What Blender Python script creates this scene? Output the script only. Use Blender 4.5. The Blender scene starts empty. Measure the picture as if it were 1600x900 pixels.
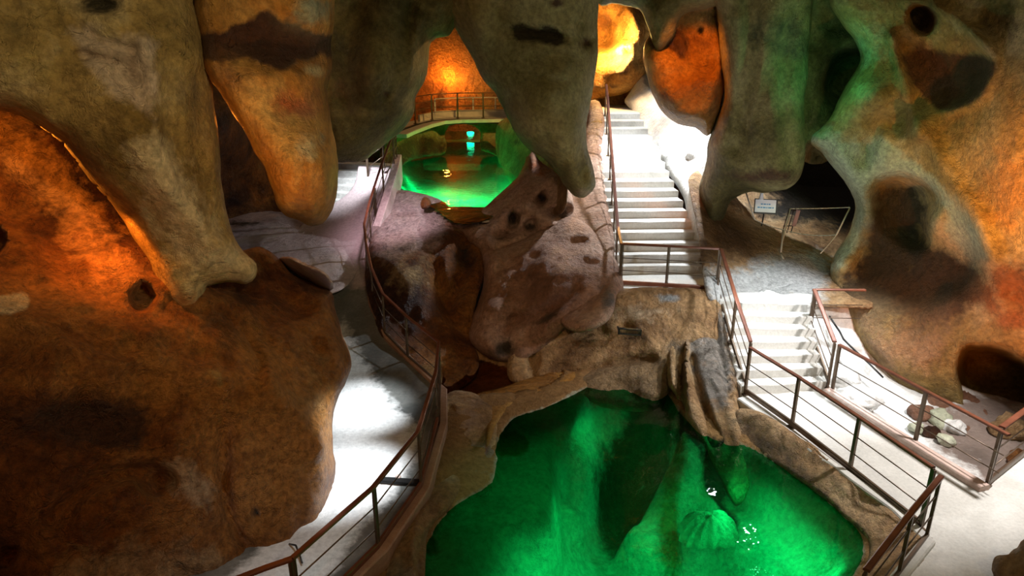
import bpy, bmesh, math, random
import numpy as np
from mathutils import Vector, noise, geometry, Matrix

random.seed(7)
rng = np.random.default_rng(7)
S = bpy.context.scene
COL = S.collection

# ------------------------------------------------------------------ camera
CAM_H = 6.2
F_PX = 1067.0
PITCH = math.radians(19.0)
CT, ST = math.cos(PITCH), math.sin(PITCH)
CAM = np.array([0.0, 0.0, CAM_H])
cam_d = bpy.data.cameras.new('camera')
cam_d.sensor_width = 36.0
cam_d.lens = 36.0 * F_PX / 1600.0
cam_d.clip_end = 200
cam_o = bpy.data.objects.new('camera', cam_d)
cam_o.location = CAM
cam_o.rotation_euler = (math.radians(90) - PITCH, 0, 0)
COL.objects.link(cam_o)
S.camera = cam_o


def ray(px, py):
    px = np.asarray(px, float); py = np.asarray(py, float)
    u = (px - 800) / F_PX; v = (450 - py) / F_PX
    return np.stack([u, CT + v * ST, -ST + v * CT], -1)


def P(px, py, d):
    """point of the cave seen at (px,py) whose depth along the lens axis is d metres"""
    return CAM + ray(px, py) * np.asarray(d, float)[..., None]


def PZ(px, py, z):
    r = ray(px, py)
    return CAM + r * ((np.asarray(z, float) - CAM_H) / r[..., 2])[..., None]


# ------------------------------------------------------------------ world, exposure
S.view_settings.view_transform = 'Standard'
S.view_settings.look = 'None'
S.view_settings.exposure = 0.0
S.view_settings.gamma = 1.0
S.view_settings.use_curve_mapping = False
w = bpy.data.worlds.new('cave_air')
S.world = w
w.use_nodes = True
w.node_tree.nodes['Background'].inputs[0].default_value = (1.0, 0.86, 0.62, 1)
w.node_tree.nodes['Background'].inputs[1].default_value = 0.05
S.cycles.max_bounces = 5
S.cycles.transparent_max_bounces = 12
S.cycles.use_denoising = True
S.cycles.sample_clamp_indirect = 4.0


# ------------------------------------------------------------------ lamps of the cave and added fill lights
def lamp(name, loc, color, watts, radius=0.12, target=None, angle=60, blend=0.5):
    kind = 'SPOT' if target is not None else 'POINT'
    d = bpy.data.lights.new(name, kind)
    d.color = color
    d.energy = watts
    d.shadow_soft_size = radius
    o = bpy.data.objects.new(name, d)
    o.location = Vector(loc)
    if target is not None:
        d.spot_size = math.radians(angle); d.spot_blend = blend
        o.rotation_euler = (Vector(target) - Vector(loc)).to_track_quat('-Z', 'Y').to_euler()
    COL.objects.link(o)
    return o


ORANGE = (1.0, 0.36, 0.05); DEEP = (1.0, 0.25, 0.02); AMBER = (1.0, 0.55, 0.14)
WHITE = (1.0, 0.95, 0.92); COOL = (0.9, 0.95, 1.0); GREEN = (0.0, 1.0, 0.38); VIOLET = (0.8, 0.7, 1.0)
def pd(px, py, d): return tuple(P(px, py, d))
def pz(px, py, z): return tuple(PZ(px, py, z))

# added fill lights for the near hall, high behind the camera
lamp('hall_fill', (-4.0, -2.0, 10.5), (1.0, .74, .35), 300, .4, (-2, 12, 4), 120, 1)
lamp('hall_fill', (4.5, -2.0, 10.0), (1.0, .78, .40), 780, .4, (3, 13, 2), 120, 1)
lamp('curtain_fill', (1.5, 2.0, 7.5), (1.0, .78, .44), 1050, .3, pd(230, 240, 8.3), 60, .9)  # added spot to brighten the left curtain
lamp('boulder_fill', (-1.0, 5.0, 7.5), (1.0, .62, .36), 760, .3, pd(830, 420, 15), 40, .9)  # added warm spot to brighten the middle boulder
# stairs and landing
lamp('stair_lamp', (5.0, 19.0, 6.2), COOL, 2100, .15, (3.6, 18.2, 2.0), 130, .6)
lamp('stair_lamp', (4.4, 22.0, 7.0), COOL, 600, .15, (3.4, 22.0, 3.5), 110, .6)
lamp('stair_lamp', pd(1120, 230, 18.0), VIOLET, 500, .1, pd(1110, 330, 16.6), 120, .6)
# right walkway
lamp('walkway_lamp', (8.2, 9.0, 4.6), WHITE, 1500, .15, (6.2, 10.5, 0), 85, .6)
lamp('walkway_lamp', (6.8, 13.0, 4.2), COOL, 900, .15, (5.8, 13.2, .6), 85, .7)
lamp('glint_light', (4.25, 12.45, 2.05), COOL, 45, .05)  # this and the next two: added points, placed for glints on the water
lamp('glint_light', (4.72, 11.31, 2.38), COOL, 40, .05)
lamp('glint_light', (1.91, 13.3, 1.05), COOL, 3, .03)
lamp('sign_fill', pd(1240, 318, 15.4), COOL, 30, .05, pd(1196, 325, 17.3), 40, .8)  # added spot to brighten the sign
lamp('pool_fill', (2.2, 8.2, 5.6), (.2, 1, .55), 420, .3, (2.2, 8.4, -.6), 56, .7)  # added green fills above the pool, for evener light on its bed
lamp('pool_fill', (.3, 8.6, 5.6), (.2, 1, .55), 230, .3, (.35, 9.2, -.6), 34, .7)
# left walkway
lamp('path_lamp', pd(640, 330, 11.6), COOL, 1500, .1, pz(560, 640, 0), 36, 1)
lamp('path_lamp', pd(660, 460, 9.6), COOL, 1300, .1, pz(535, 745, 0), 44, 1)
lamp('path_lamp', pd(560, 170, 19.0), COOL, 800, .15, pz(560, 300, 2.2), 60, .7)
lamp('path_lamp', pd(590, 215, 16.3), (1,.72,.8), 420, .12, pd(620, 350, 18.3), 75, .9)  # added pinkish fill to brighten the terrace
lamp('path_lamp', (-2.2, 6.5, 1.6), COOL, 40, .1, (-3.3, 7.8, 0), 100, .8)
# orange lamps
lamp('orange_lamp', pd(20, 195, 8.3), ORANGE, 150, .08, pd(80, 330, 9.6), 140, .6)
lamp('orange_lamp', pd(170, 345, 8.9), DEEP, 80, .08, pd(200, 440, 9.8), 140, .6)
lamp('orange_lamp', pd(300, 560, 7.0), ORANGE, 340, .15, pd(450, 190, 9.2), 40, .9)
lamp('orange_lamp', pd(1640, 640, 10.0), DEEP, 420, .1, pd(1510, 490, 13), 60, .6)
lamp('orange_lamp', (-2.0, 2.0, 5.2), DEEP, 220, .2, pd(220, 590, 8.6), 75, .9)
lamp('orange_lamp', pd(350, 190, 10.6), DEEP, 22, .08)
lamp('orange_lamp', pd(960, 75, 24.3), AMBER, 900, .15)
lamp('orange_lamp', pd(695, 128, 34.6), ORANGE, 420, .15)
lamp('orange_lamp', pd(1060, -30, 12.6), DEEP, 480, .1, pd(1085, 110, 15), 46, .5)
lamp('orange_lamp', pd(1680, 480, 9.3), ORANGE, 900, .1, pd(1630, 320, 11.0), 66, .9)
# green lamps under the water, shining downwards
for x, y, wv in ((900, 850, 40), (1000, 860, 60), (1100, 900, 70), (1200, 830, 70), (1150, 760, 45), (960, 650, 35), (935, 770, 40), (1270, 860, 35)):
    a = np.array(pz(x, y, -.36)); lamp('green_lamp', a, GREEN, wv, .12, a + np.array((0, 0, -1)), 165, .5)
for x, y, wv in ((720, 262, 700), (680, 256, 400), (720, 285, 450), (765, 275, 450), (650, 280, 300)):
    a = np.array(pz(x, y, 2.12)); lamp('green_lamp', a, GREEN, wv, .12, a + np.array((0, 0, -1)), 165, .5)
lamp('green_lamp', pd(1300, 110, 13.3), (.1, 1, .45), 18, .1)
lamp('green_floodlight', (3.0, 5.0, 7.5), (.5, 1, .5), 800, .2, pd(1365, 250, 13.2), 26, .9)
lamp('green_lamp', pd(735, 205, 34), GREEN, 14, .2)


# ------------------------------------------------------------------ helpers
def prop(o, label=None, cat=None, group=None, kind=None):
    if label: o['label'] = label
    if cat: o['category'] = cat
    if group: o['group'] = group
    if kind: o['kind'] = kind
    return o


def base_empty(name, loc, label, cat, group=None, rz=0.0):
    o = bpy.data.objects.new(name, None)
    o.empty_display_size = 0.2
    o.location = Vector(loc); o.rotation_euler = (0, 0, rz)
    COL.objects.link(o)
    return prop(o, label, cat, group)


def mesh_obj(name, verts, faces, mat, parent=None, smooth=True, origin=None):
    """origin given: vertices are in world space and are stored about it"""
    verts = np.asarray(verts, float)
    if origin is not None:
        verts = verts - np.asarray(origin, float)
    me = bpy.data.meshes.new(name)
    me.from_pydata([tuple(v) for v in verts], [], [tuple(int(i) for i in f) for f in faces])
    me.update()
    if smooth:
        me.polygons.foreach_set('use_smooth', [True] * len(me.polygons))
    if mat: me.materials.append(mat)
    o = bpy.data.objects.new(name, me)
    COL.objects.link(o)
    if origin is not None and parent is None:
        o.location = Vector(origin)
    if parent is not None:
        o.parent = parent
    return o


def bm_obj(name, bm, mat, parent=None, smooth=False, loc=None):
    bmesh.ops.recalc_face_normals(bm, faces=bm.faces)
    me = bpy.data.meshes.new(name)
    bm.to_mesh(me); bm.free()
    if smooth:
        me.polygons.foreach_set('use_smooth', [True] * len(me.polygons))
    me.materials.append(mat)
    o = bpy.data.objects.new(name, me)
    COL.objects.link(o)
    if loc is not None: o.location = Vector(loc)
    if parent is not None: o.parent = parent
    return o


def catmull(pts, closed=True, step=8.0):
    pts = np.asarray(pts, float)
    n = len(pts)
    out = []
    rngi = range(n) if closed else range(n - 1)
    for i in rngi:
        if closed:
            p0, p1, p2, p3 = pts[(i - 1) % n], pts[i], pts[(i + 1) % n], pts[(i + 2) % n]
        else:
            p0, p1, p2, p3 = pts[max(i - 1, 0)], pts[i], pts[i + 1], pts[min(i + 2, n - 1)]
        L = np.linalg.norm(p2 - p1)
        k = max(1, int(L / step))
        # centripetal tangents avoid loops on uneven spacing
        a = max(np.linalg.norm(p1 - p0), 1e-6) ** .5; b = max(L, 1e-6) ** .5; c = max(np.linalg.norm(p3 - p2), 1e-6) ** .5
        m1 = b * ((p1 - p0) / a - (p2 - p0) / (a + b) + (p2 - p1) / b)
        m2 = b * ((p2 - p1) / b - (p3 - p1) / (b + c) + (p3 - p2) / c)
        for t in np.arange(k) / k:
            h00 = 2*t**3 - 3*t**2 + 1; h10 = t**3 - 2*t**2 + t; h01 = -2*t**3 + 3*t**2; h11 = t**3 - t**2
            out.append(h00 * p1 + h10 * m1 + h01 * p2 + h11 * m2)
    if not closed: out.append(pts[-1])
    return np.array(out)


def seg_dist(p, poly, closed=True):
    """distance of points p (N,2) to a polyline"""
    a = poly; b = np.roll(poly, -1, 0)
    if not closed: a, b = a[:-1], b[:-1]
    best = np.full(len(p), 1e18)
    for A, B in zip(a, b):
        ab = B - A
        t = np.clip(((p - A) @ ab) / (ab @ ab + 1e-12), 0, 1)
        q = p - (A + t[:, None] * ab)
        best = np.minimum(best, (q * q).sum(1))
    return np.sqrt(best)


def inside(p, poly):
    x, y = p[:, 0], p[:, 1]
    r = np.zeros(len(p), bool)
    j = len(poly) - 1
    for i in range(len(poly)):
        xi, yi = poly[i]; xj, yj = poly[j]
        c = ((yi > y) != (yj > y)) & (x < (xj - xi) * (y - yi) / (yj - yi + 1e-15) + xi)
        r ^= c
        j = i
    return r


def tps(ctrl, q, lam=1e-4):
    """thin plate interpolation of (x,y,value) control points"""
    c = np.asarray(ctrl, float)
    X = c[:, :2] / 500.0; Y = c[:, 2]
    n = len(c)
    def U(r2): return np.where(r2 > 1e-12, r2 * np.log(r2 + 1e-12), 0) * 0.5
    K = U(((X[:, None] - X[None]) ** 2).sum(-1)) + lam * np.eye(n)
    Pm = np.hstack([np.ones((n, 1)), X])
    A = np.zeros((n + 3, n + 3)); A[:n, :n] = K; A[:n, n:] = Pm; A[n:, :n] = Pm.T
    s = np.linalg.lstsq(A, np.concatenate([Y, np.zeros(3)]), rcond=None)[0]
    Q = np.asarray(q, float) / 500.0
    out = np.zeros(len(Q))
    for i in range(n):
        out += s[i] * U(((Q - X[i]) ** 2).sum(-1))
    return out + s[n] + Q @ s[n + 1:]


def fract(p, scale, octs=4, stretch=(1, 1, 1), seed=0.0):
    """fractal noise at points, about -1..1"""
    sx, sy, sz = [scale * s for s in stretch]
    out = np.empty(len(p))
    for i, v in enumerate(p):
        out[i] = noise.fractal((v[0] * sx + seed, v[1] * sy - seed, v[2] * sz + 2 * seed), 1.0, 2.1, octs)
    return out


# ------------------------------------------------------------------ materials
def new_mat(name):
    m = bpy.data.materials.new(name); m.use_nodes = True
    return m, m.node_tree, m.node_tree.nodes['Principled BSDF']


def rock_mat(name, cols, scale=1.2, bump=0.6, rough=0.6, speck=0.38, fine=11.0, spec=0.4):
    """blotchy limestone: colours mixed by noise, dark pits, mineral staining and painted light from the 'stain' attribute"""
    m, nt, b = new_mat(name)
    N = nt.nodes; L = nt.links
    tc = N.new('ShaderNodeNewGeometry')
    def nz(sc, det=6, rgh=0.6, dist=0.0):
        n = N.new('ShaderNodeTexNoise'); n.inputs['Scale'].default_value = sc
        n.inputs['Detail'].default_value = det; n.inputs['Roughness'].default_value = rgh
        n.inputs['Distortion'].default_value = dist
        L.new(tc.outputs['Position'], n.inputs['Vector']); return n
    n1 = nz(scale, 7, 0.62, 0.6)
    r = N.new('ShaderNodeValToRGB')
    r.color_ramp.elements[0].position = 0.30; r.color_ramp.elements[1].position = 0.70
    r.color_ramp.elements[0].color = (*cols[0], 1); r.color_ramp.elements[1].color = (*cols[-1], 1)
    if len(cols) == 3:
        e = r.color_ramp.elements.new(0.5); e.color = (*cols[1], 1)
    nb = nz(scale * .35, 2, 0.5, 0.3)
    mbb = N.new('ShaderNodeMath'); mbb.operation = 'MULTIPLY_ADD'; mbb.inputs[1].default_value = 1.1; mbb.inputs[2].default_value = -0.55
    L.new(nb.outputs['Fac'], mbb.inputs[0])
    mba = N.new('ShaderNodeMath'); mba.operation = 'ADD'; L.new(n1.outputs['Fac'], mba.inputs[0]); L.new(mbb.outputs[0], mba.inputs[1])
    L.new(mba.outputs[0], r.inputs[0])
    # fine mottling
    n2 = nz(fine, 8, 0.7)
    mr = N.new('ShaderNodeMapRange'); mr.inputs['From Min'].default_value = 0.35; mr.inputs['From Max'].default_value = 0.65
    mr.inputs['To Min'].default_value = 1 - speck; mr.inputs['To Max'].default_value = 1 + speck * 0.6
    L.new(n2.outputs['Fac'], mr.inputs['Value'])
    mul = N.new('ShaderNodeVectorMath'); mul.operation = 'MULTIPLY'
    L.new(r.outputs[0], mul.inputs[0]); L.new(mr.outputs[0], mul.inputs[1])
    # scattered dark pits and crevices
    vp = N.new('ShaderNodeTexVoronoi'); vp.feature = 'F1'; vp.inputs['Scale'].default_value = 3.2; vp.inputs['Randomness'].default_value = 1.0
    wp = nz(5.0, 4, 0.6); wm = N.new('ShaderNodeVectorMath'); wm.operation = 'MULTIPLY_ADD'; wm.inputs[1].default_value = (0.35,) * 3
    L.new(wp.outputs['Color'], wm.inputs[0]); L.new(tc.outputs['Position'], wm.inputs[2]); L.new(wm.outputs[0], vp.inputs['Vector'])
    np_ = nz(0.7, 3, 0.6)
    th = N.new('ShaderNodeMapRange'); th.inputs['From Min'].default_value = 0.48; th.inputs['From Max'].default_value = 0.75
    th.inputs['To Min'].default_value = 0.0; th.inputs['To Max'].default_value = 0.22
    L.new(np_.outputs['Fac'], th.inputs['Value'])
    lt = N.new('ShaderNodeMath'); lt.operation = 'SUBTRACT'; L.new(vp.outputs['Distance'], lt.inputs[0]); L.new(th.outputs[0], lt.inputs[1])
    pit = N.new('ShaderNodeMapRange'); pit.inputs['From Min'].default_value = 0.0; pit.inputs['From Max'].default_value = 0.06
    pit.inputs['To Min'].default_value = 0.0; pit.inputs['To Max'].default_value = 1.0
    L.new(lt.outputs[0], pit.inputs['Value'])
    # staining and painted light, with broken edges
    at = N.new('ShaderNodeAttribute'); at.attribute_name = 'stain_lighting'
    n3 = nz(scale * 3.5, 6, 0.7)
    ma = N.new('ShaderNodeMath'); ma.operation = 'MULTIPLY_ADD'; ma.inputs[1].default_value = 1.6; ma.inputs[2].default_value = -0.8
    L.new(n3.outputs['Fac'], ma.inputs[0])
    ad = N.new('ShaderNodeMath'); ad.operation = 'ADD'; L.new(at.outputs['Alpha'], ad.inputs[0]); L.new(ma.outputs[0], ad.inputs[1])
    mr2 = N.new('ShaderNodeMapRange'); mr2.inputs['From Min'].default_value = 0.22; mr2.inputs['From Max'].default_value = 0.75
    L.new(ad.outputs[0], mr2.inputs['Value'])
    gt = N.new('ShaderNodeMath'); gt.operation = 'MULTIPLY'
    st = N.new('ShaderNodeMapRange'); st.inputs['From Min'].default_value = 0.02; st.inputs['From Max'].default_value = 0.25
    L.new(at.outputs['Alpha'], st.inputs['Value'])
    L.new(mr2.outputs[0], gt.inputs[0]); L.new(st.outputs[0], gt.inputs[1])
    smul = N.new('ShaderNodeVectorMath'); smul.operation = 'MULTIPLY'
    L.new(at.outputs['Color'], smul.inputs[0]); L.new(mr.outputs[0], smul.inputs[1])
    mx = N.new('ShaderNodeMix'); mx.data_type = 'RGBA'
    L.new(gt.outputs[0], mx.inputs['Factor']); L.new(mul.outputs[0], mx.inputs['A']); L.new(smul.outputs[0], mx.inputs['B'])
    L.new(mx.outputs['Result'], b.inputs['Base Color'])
    # bump: pits, lumps, thin cracks
    vo = N.new('ShaderNodeTexVoronoi'); vo.feature = 'DISTANCE_TO_EDGE'; vo.inputs['Scale'].default_value = 1.3
    wv = nz(2.5, 4, 0.6)
    vm = N.new('ShaderNodeVectorMath'); vm.operation = 'MULTIPLY_ADD'; vm.inputs[1].default_value = (0.9,) * 3
    L.new(wv.outputs['Color'], vm.inputs[0]); L.new(tc.outputs['Position'], vm.inputs[2]); L.new(vm.outputs[0], vo.inputs['Vector'])
    cr = N.new('ShaderNodeMapRange'); cr.inputs['From Max'].default_value = 0.02; cr.inputs['To Min'].default_value = -0.10; cr.inputs['To Max'].default_value = 0
    L.new(vo.outputs['Distance'], cr.inputs['Value'])
    n4 = nz(5.0, 10, 0.68)
    s1 = N.new('ShaderNodeMath'); s1.operation = 'ADD'; L.new(n4.outputs['Fac'], s1.inputs[0]); L.new(cr.outputs[0], s1.inputs[1])
    bp = N.new('ShaderNodeBump'); bp.inputs['Strength'].default_value = min(1.0, bump * 1.5); bp.inputs['Distance'].default_value = 0.26
    s2 = N.new('ShaderNodeMath'); s2.operation = 'MULTIPLY_ADD'; s2.inputs[1].default_value = 0.35
    L.new(pit.outputs[0], s2.inputs[0]); L.new(s1.outputs[0], s2.inputs[2])
    L.new(s2.outputs[0], bp.inputs['Height']); L.new(bp.outputs[0], b.inputs['Normal'])
    b.inputs['Roughness'].default_value = rough
    b.inputs['Specular IOR Level'].default_value = spec
    return m


def plain_mat(name, col, rough=0.5, metal=0.0, var=0.15, scale=6.0, bump=0.0):
    m, nt, b = new_mat(name)
    N = nt.nodes; L = nt.links
    g = N.new('ShaderNodeTexCoord'); n = N.new('ShaderNodeTexNoise'); n.inputs['Scale'].default_value = scale; n.inputs['Detail'].default_value = 6
    L.new(g.outputs['Object'], n.inputs['Vector'])
    r = N.new('ShaderNodeValToRGB'); r.color_ramp.elements[0].position = .3; r.color_ramp.elements[1].position = .7
    r.color_ramp.elements[0].color = (*[c * (1 - var) for c in col], 1); r.color_ramp.elements[1].color = (*[min(1, c * (1 + var)) for c in col], 1)
    L.new(n.outputs['Fac'], r.inputs[0]); L.new(r.outputs[0], b.inputs['Base Color'])
    b.inputs['Roughness'].default_value = rough; b.inputs['Metallic'].default_value = metal
    if bump:
        bp = N.new('ShaderNodeBump'); bp.inputs['Strength'].default_value = bump; bp.inputs['Distance'].default_value = .03
        L.new(n.outputs['Fac'], bp.inputs['Height']); L.new(bp.outputs[0], b.inputs['Normal'])
    return m


def water_mat(name, tint, ripple=0.05):
    m, nt, b = new_mat(name)
    N = nt.nodes; L = nt.links
    N.remove(b)
    out = N['Material Output']
    g = N.new('ShaderNodeNewGeometry'); n = N.new('ShaderNodeTexNoise'); n.inputs['Scale'].default_value = 3.0; n.inputs['Detail'].default_value = 3
    L.new(g.outputs['Position'], n.inputs['Vector'])
    bp = N.new('ShaderNodeBump'); bp.inputs['Strength'].default_value = 0.6; bp.inputs['Distance'].default_value = ripple
    L.new(n.outputs['Fac'], bp.inputs['Height'])
    fr = N.new('ShaderNodeFresnel'); fr.inputs['IOR'].default_value = 1.33; L.new(bp.outputs[0], fr.inputs['Normal'])
    t = N.new('ShaderNodeBsdfTransparent'); t.inputs[0].default_value = (*tint, 1)
    gl = N.new('ShaderNodeBsdfGlossy'); gl.inputs['Roughness'].default_value = 0.02; L.new(bp.outputs[0], gl.inputs['Normal'])
    mx = N.new('ShaderNodeMixShader'); L.new(fr.outputs[0], mx.inputs[0]); L.new(t.outputs[0], mx.inputs[1]); L.new(gl.outputs[0], mx.inputs[2])
    L.new(mx.outputs[0], out.inputs['Surface'])
    return m


M = {}
M['tan'] = rock_mat('tan_limestone', [(.21, .13, .03), (.43, .29, .095), (.64, .50, .26)], 0.8, .55)
M['olive'] = rock_mat('olive_limestone', [(.10, .082, .022), (.28, .23, .085), (.44, .38, .18)], 0.9, .5)
M['umber'] = rock_mat('umber_limestone', [(.045, .012, .003), (.19, .064, .011), (.39, .17, .04)], 0.9, .75, .5, .5)
M['amber'] = rock_mat('amber_limestone', [(.19, .07, .012), (.42, .20, .04), (.64, .40, .13)], 0.8, .5, .45)
M['pink'] = rock_mat('pink_limestone', [(.22, .10, .055), (.40, .22, .14), (.54, .36, .27)], 0.8, .55)
M['pale'] = rock_mat('pale_calcite', [(.40, .42, .30), (.55, .57, .42), (.70, .70, .55)], 0.8, .35, .5, .2)
M['brown'] = rock_mat('brown_limestone', [(.20, .10, .035), (.46, .27, .12), (.66, .45, .24)], 1.0, .65)
M['dark'] = rock_mat('dark_limestone', [(.06, .045, .03), (.12, .09, .06), (.2, .15, .1)], 1.0, .6)
M['white'] = rock_mat('white_calcite', [(.62, .62, .60), (.75, .75, .73), (.85, .85, .83)], 1.2, .3, .55, .15)
M['path'] = rock_mat('wet_concrete_path', [(.08, .085, .08), (.13, .135, .125), (.19, .19, .175)], 1.2, .15, .45, .2, 14.0)
M['violet'] = rock_mat('violet_grey_stone', [(.36, .27, .27), (.48, .38, .38), (.60, .50, .50)], 1.1, .3, .4, .2, 8.0)
M['bed'] = rock_mat('pool_bed_silt', [(.16, .20, .14), (.30, .34, .26), (.46, .50, .40)], 0.7, .5, .8, .3, 10.0, 0.1)
M['concrete'] = rock_mat('pale_concrete', [(.55, .54, .50), (.66, .65, .61), (.75, .74, .70)], 1.2, .12, .6, .12, 20.0)
M['rail_red'] = plain_mat('red_brown_handrail', (.16, .055, .03), .35, 0.2, .25)
M['rail_metal'] = plain_mat('bronze_rail_metal', (.13, .09, .06), .4, .5, .2)
M['rail_white'] = plain_mat('grey_white_rail', (.7, .68, .65), .5, .1, .1)
M['rope'] = plain_mat('pale_rope', (.62, .56, .48), .8, 0, .1)
M['board'] = plain_mat('white_board', (.85, .93, .95), .5, 0, .05)
M['ink'] = plain_mat('blue_print', (.15, .4, .65), .6, 0, .1)
M['black'] = plain_mat('black_metal', (.03, .03, .03), .5, .3, .2)
M['mauve'] = plain_mat('mauve_plastic', (.42, .28, .33), .5, 0, .1)
M['kerb'] = rock_mat('pinkish_kerb_concrete', [(.50, .36, .30), (.60, .46, .40), (.70, .56, .50)], 1.2, .15, .6, .15, 16.0)
M['kerb_brown'] = rock_mat('brown_kerb_concrete', [(.24, .13, .08), (.34, .20, .13), (.44, .28, .20)], 1.2, .15, .6, .15, 16.0)
M['green_water'] = water_mat('green_water', (.10, .80, .42), 0.02)
M['brown_water'] = water_mat('brown_water', (.80, .55, .30), 0.02)


# ------------------------------------------------------------------ rock builder
ROCKS = []


def rock(name, outline, depths, thick, mat, step=9.0, roll=(60, 0.8), nz=((0.5, .18, 4, (1, 1, .5)), (2.0, .05, 4, (1, 1, .7))), feats=(),
         stains_lighting=(), rough_edge=1.5, label=None, cat=None, group=None, kind=None, round_back=True, edge_step=7.0, parent=None, zmin=None):
    """a closed body of rock: its silhouette as seen from the walkway, a true distance for every
    part of its face, a rounded rim and a back `thick` metres behind"""
    seed = (sum(ord(c) for c in name) + len(ROCKS) * 13) % 97 * 1.37
    o = catmull(outline, True, edge_step)
    if rough_edge:
        k = np.array([[noise.fractal((x * .02, y * .02, seed), 1, 2, 4), noise.fractal((x * .02, y * .02, seed + 9), 1, 2, 4)] for x, y in o])
        o = o + k * rough_edge * 2
    x0, y0 = o.min(0); x1, y1 = o.max(0)
    gx, gy = np.meshgrid(np.arange(x0, x1, step), np.arange(y0, y1, step * .87))
    gx = gx + (np.arange(gx.shape[0]) % 2)[:, None] * step * .5
    g = np.stack([gx.ravel(), gy.ravel()], 1) + rng.uniform(-.2, .2, (gx.size, 2)) * step
    g = g[inside(g, o)]
    e = seg_dist(g, o)
    g = g[e > step * .45]; e = e[e > step * .45]
    # an extra ring hugging the rim makes the roll round
    cen = []
    n = len(o)
    tang = np.roll(o, -1, 0) - np.roll(o, 1, 0)
    nrm = np.stack([-tang[:, 1], tang[:, 0]], 1); nrm /= np.linalg.norm(nrm, axis=1)[:, None] + 1e-9
    for s in (1, -1):
        q = o + s * nrm * 1.2
        q = q[inside(q, o)]
        if len(q) > n * .5: cen.append(q)
    ring = cen[0] if cen else np.zeros((0, 2))
    if len(ring):
        er = seg_dist(ring, o); ring = ring[er > .8]
    allp = np.vstack([o, ring, g])
    res = geometry.delaunay_2d_cdt([Vector(p) for p in allp], [], [list(range(n))], 1, 0.01)
    vv = np.array([tuple(v) for v in res[0]]); tri = [f for f in res[2]]
    e = seg_dist(vv, o)
    d0 = tps(depths, vv)
    t = np.clip(e / roll[0], 0, 1)
    prof = 1 - np.sqrt(np.clip(1 - (1 - t) ** 2, 0, 1))
    d = d0 + roll[1] * prof
    stain_lighting = np.zeros((len(vv), 4))
    for f in feats:
        if f[0] == 'p':      # dimple / bump: px,py,rx,ry,deg,amount[,hardness]
            _, fx, fy, rx, ry, a, amt = f[:7]
            hard = f[7] if len(f) > 7 else 1.0
            c, s = math.cos(math.radians(a)), math.sin(math.radians(a))
            dx, dy = vv[:, 0] - fx, vv[:, 1] - fy
            q = ((dx * c + dy * s) / rx) ** 2 + ((-dx * s + dy * c) / ry) ** 2
            d = d + amt * np.exp(-q ** hard)
        elif f[0] == 'l':    # groove / ridge along a line: pts,width,amount
            pl = catmull(f[1], False, 12)
            q = seg_dist(vv, pl, False) / f[2]
            d = d + f[3] * np.exp(-q ** 2)
        elif f[0] == 'g':    # a hollow with its own outline: poly, soft px, amount
            pl = catmull(f[1], True, 8)
            wob = np.array([noise.fractal((x * .03, y * .03, seed), 1, 2, 3) for x, y in vv]) * 4
            sd = seg_dist(vv, pl) * np.where(inside(vv, pl), 1, -1) + wob
            q = np.clip(sd / f[2] * .5 + .5, 0, 1)
            d = d + f[3] * (q * q * (3 - 2 * q))
    front = P(vv[:, 0], vv[:, 1], d)
    amp = np.clip(e / 14.0, 0, 1)
    dn = np.zeros(len(vv))
    for sc, am, oc, stc in nz:
        dn += am * fract(front, sc, oc, stc, seed)
    d = d + dn * amp
    front = P(vv[:, 0], vv[:, 1], d)
    rim = e < 0.6
    back_d = d0 + roll[1] + (thick * np.sqrt(np.clip(1 - (1 - np.clip(e / (roll[0] * 1.6), 0, 1)) ** 2, 0, 1)))
    back_d = np.maximum(back_d, d + .02)
    if not round_back: back_d = d + thick
    keep = np.where(~rim)[0]
    idx = -np.ones(len(vv), int); idx[keep] = np.arange(len(keep)) + len(vv)
    idx[rim] = np.where(rim)[0]
    bp = P(vv[keep, 0], vv[keep, 1], back_d[keep])
    if len(keep): bp = bp + (fract(bp[::1], .7, 2, (1, 1, 1), seed + 5) * .15)[:, None] * np.array([0, 1, 0])
    verts = np.vstack([front, bp])
    faces = [tuple(f) for f in tri]
    for f in tri:
        a = [idx[i] for i in reversed(f)]
        if len(set(a) | set(f)) > 3 and len(set(a)) == 3:
            faces.append(tuple(a))
    org = verts.mean(0); org[2] = verts[:, 2].min()
    ob = mesh_obj(name, verts, faces, M[mat], parent, True, org)
    # orientation: fronts must look back at the lens side
    me = ob.data
    f0 = me.polygons[0]
    if f0.normal.dot(Vector(verts[me.polygons[0].vertices[0]] - CAM)) > 0:
        me.flip_normals()
    for sst in stains_lighting:   # ('p',px,py,rx,ry,deg,col,strength) or ('g',poly,soft,col,strength)
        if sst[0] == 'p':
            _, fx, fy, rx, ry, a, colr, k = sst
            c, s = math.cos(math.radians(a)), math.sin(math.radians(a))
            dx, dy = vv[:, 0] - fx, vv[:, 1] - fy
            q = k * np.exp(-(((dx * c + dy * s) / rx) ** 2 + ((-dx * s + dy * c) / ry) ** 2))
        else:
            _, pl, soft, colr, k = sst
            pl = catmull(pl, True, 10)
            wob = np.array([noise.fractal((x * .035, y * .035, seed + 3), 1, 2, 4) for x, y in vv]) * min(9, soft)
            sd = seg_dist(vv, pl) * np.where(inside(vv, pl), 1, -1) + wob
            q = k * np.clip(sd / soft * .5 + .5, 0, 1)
        cur = stain_lighting[:, 3]
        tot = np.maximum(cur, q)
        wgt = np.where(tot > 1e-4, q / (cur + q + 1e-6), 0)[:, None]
        stain_lighting[:, :3] = stain_lighting[:, :3] * (1 - wgt) + np.array(colr) * wgt
        stain_lighting[:, 3] = tot
    ca = me.color_attributes.new('stain_lighting', 'FLOAT_COLOR', 'POINT')
    full = np.vstack([stain_lighting, stain_lighting[keep]])
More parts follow.
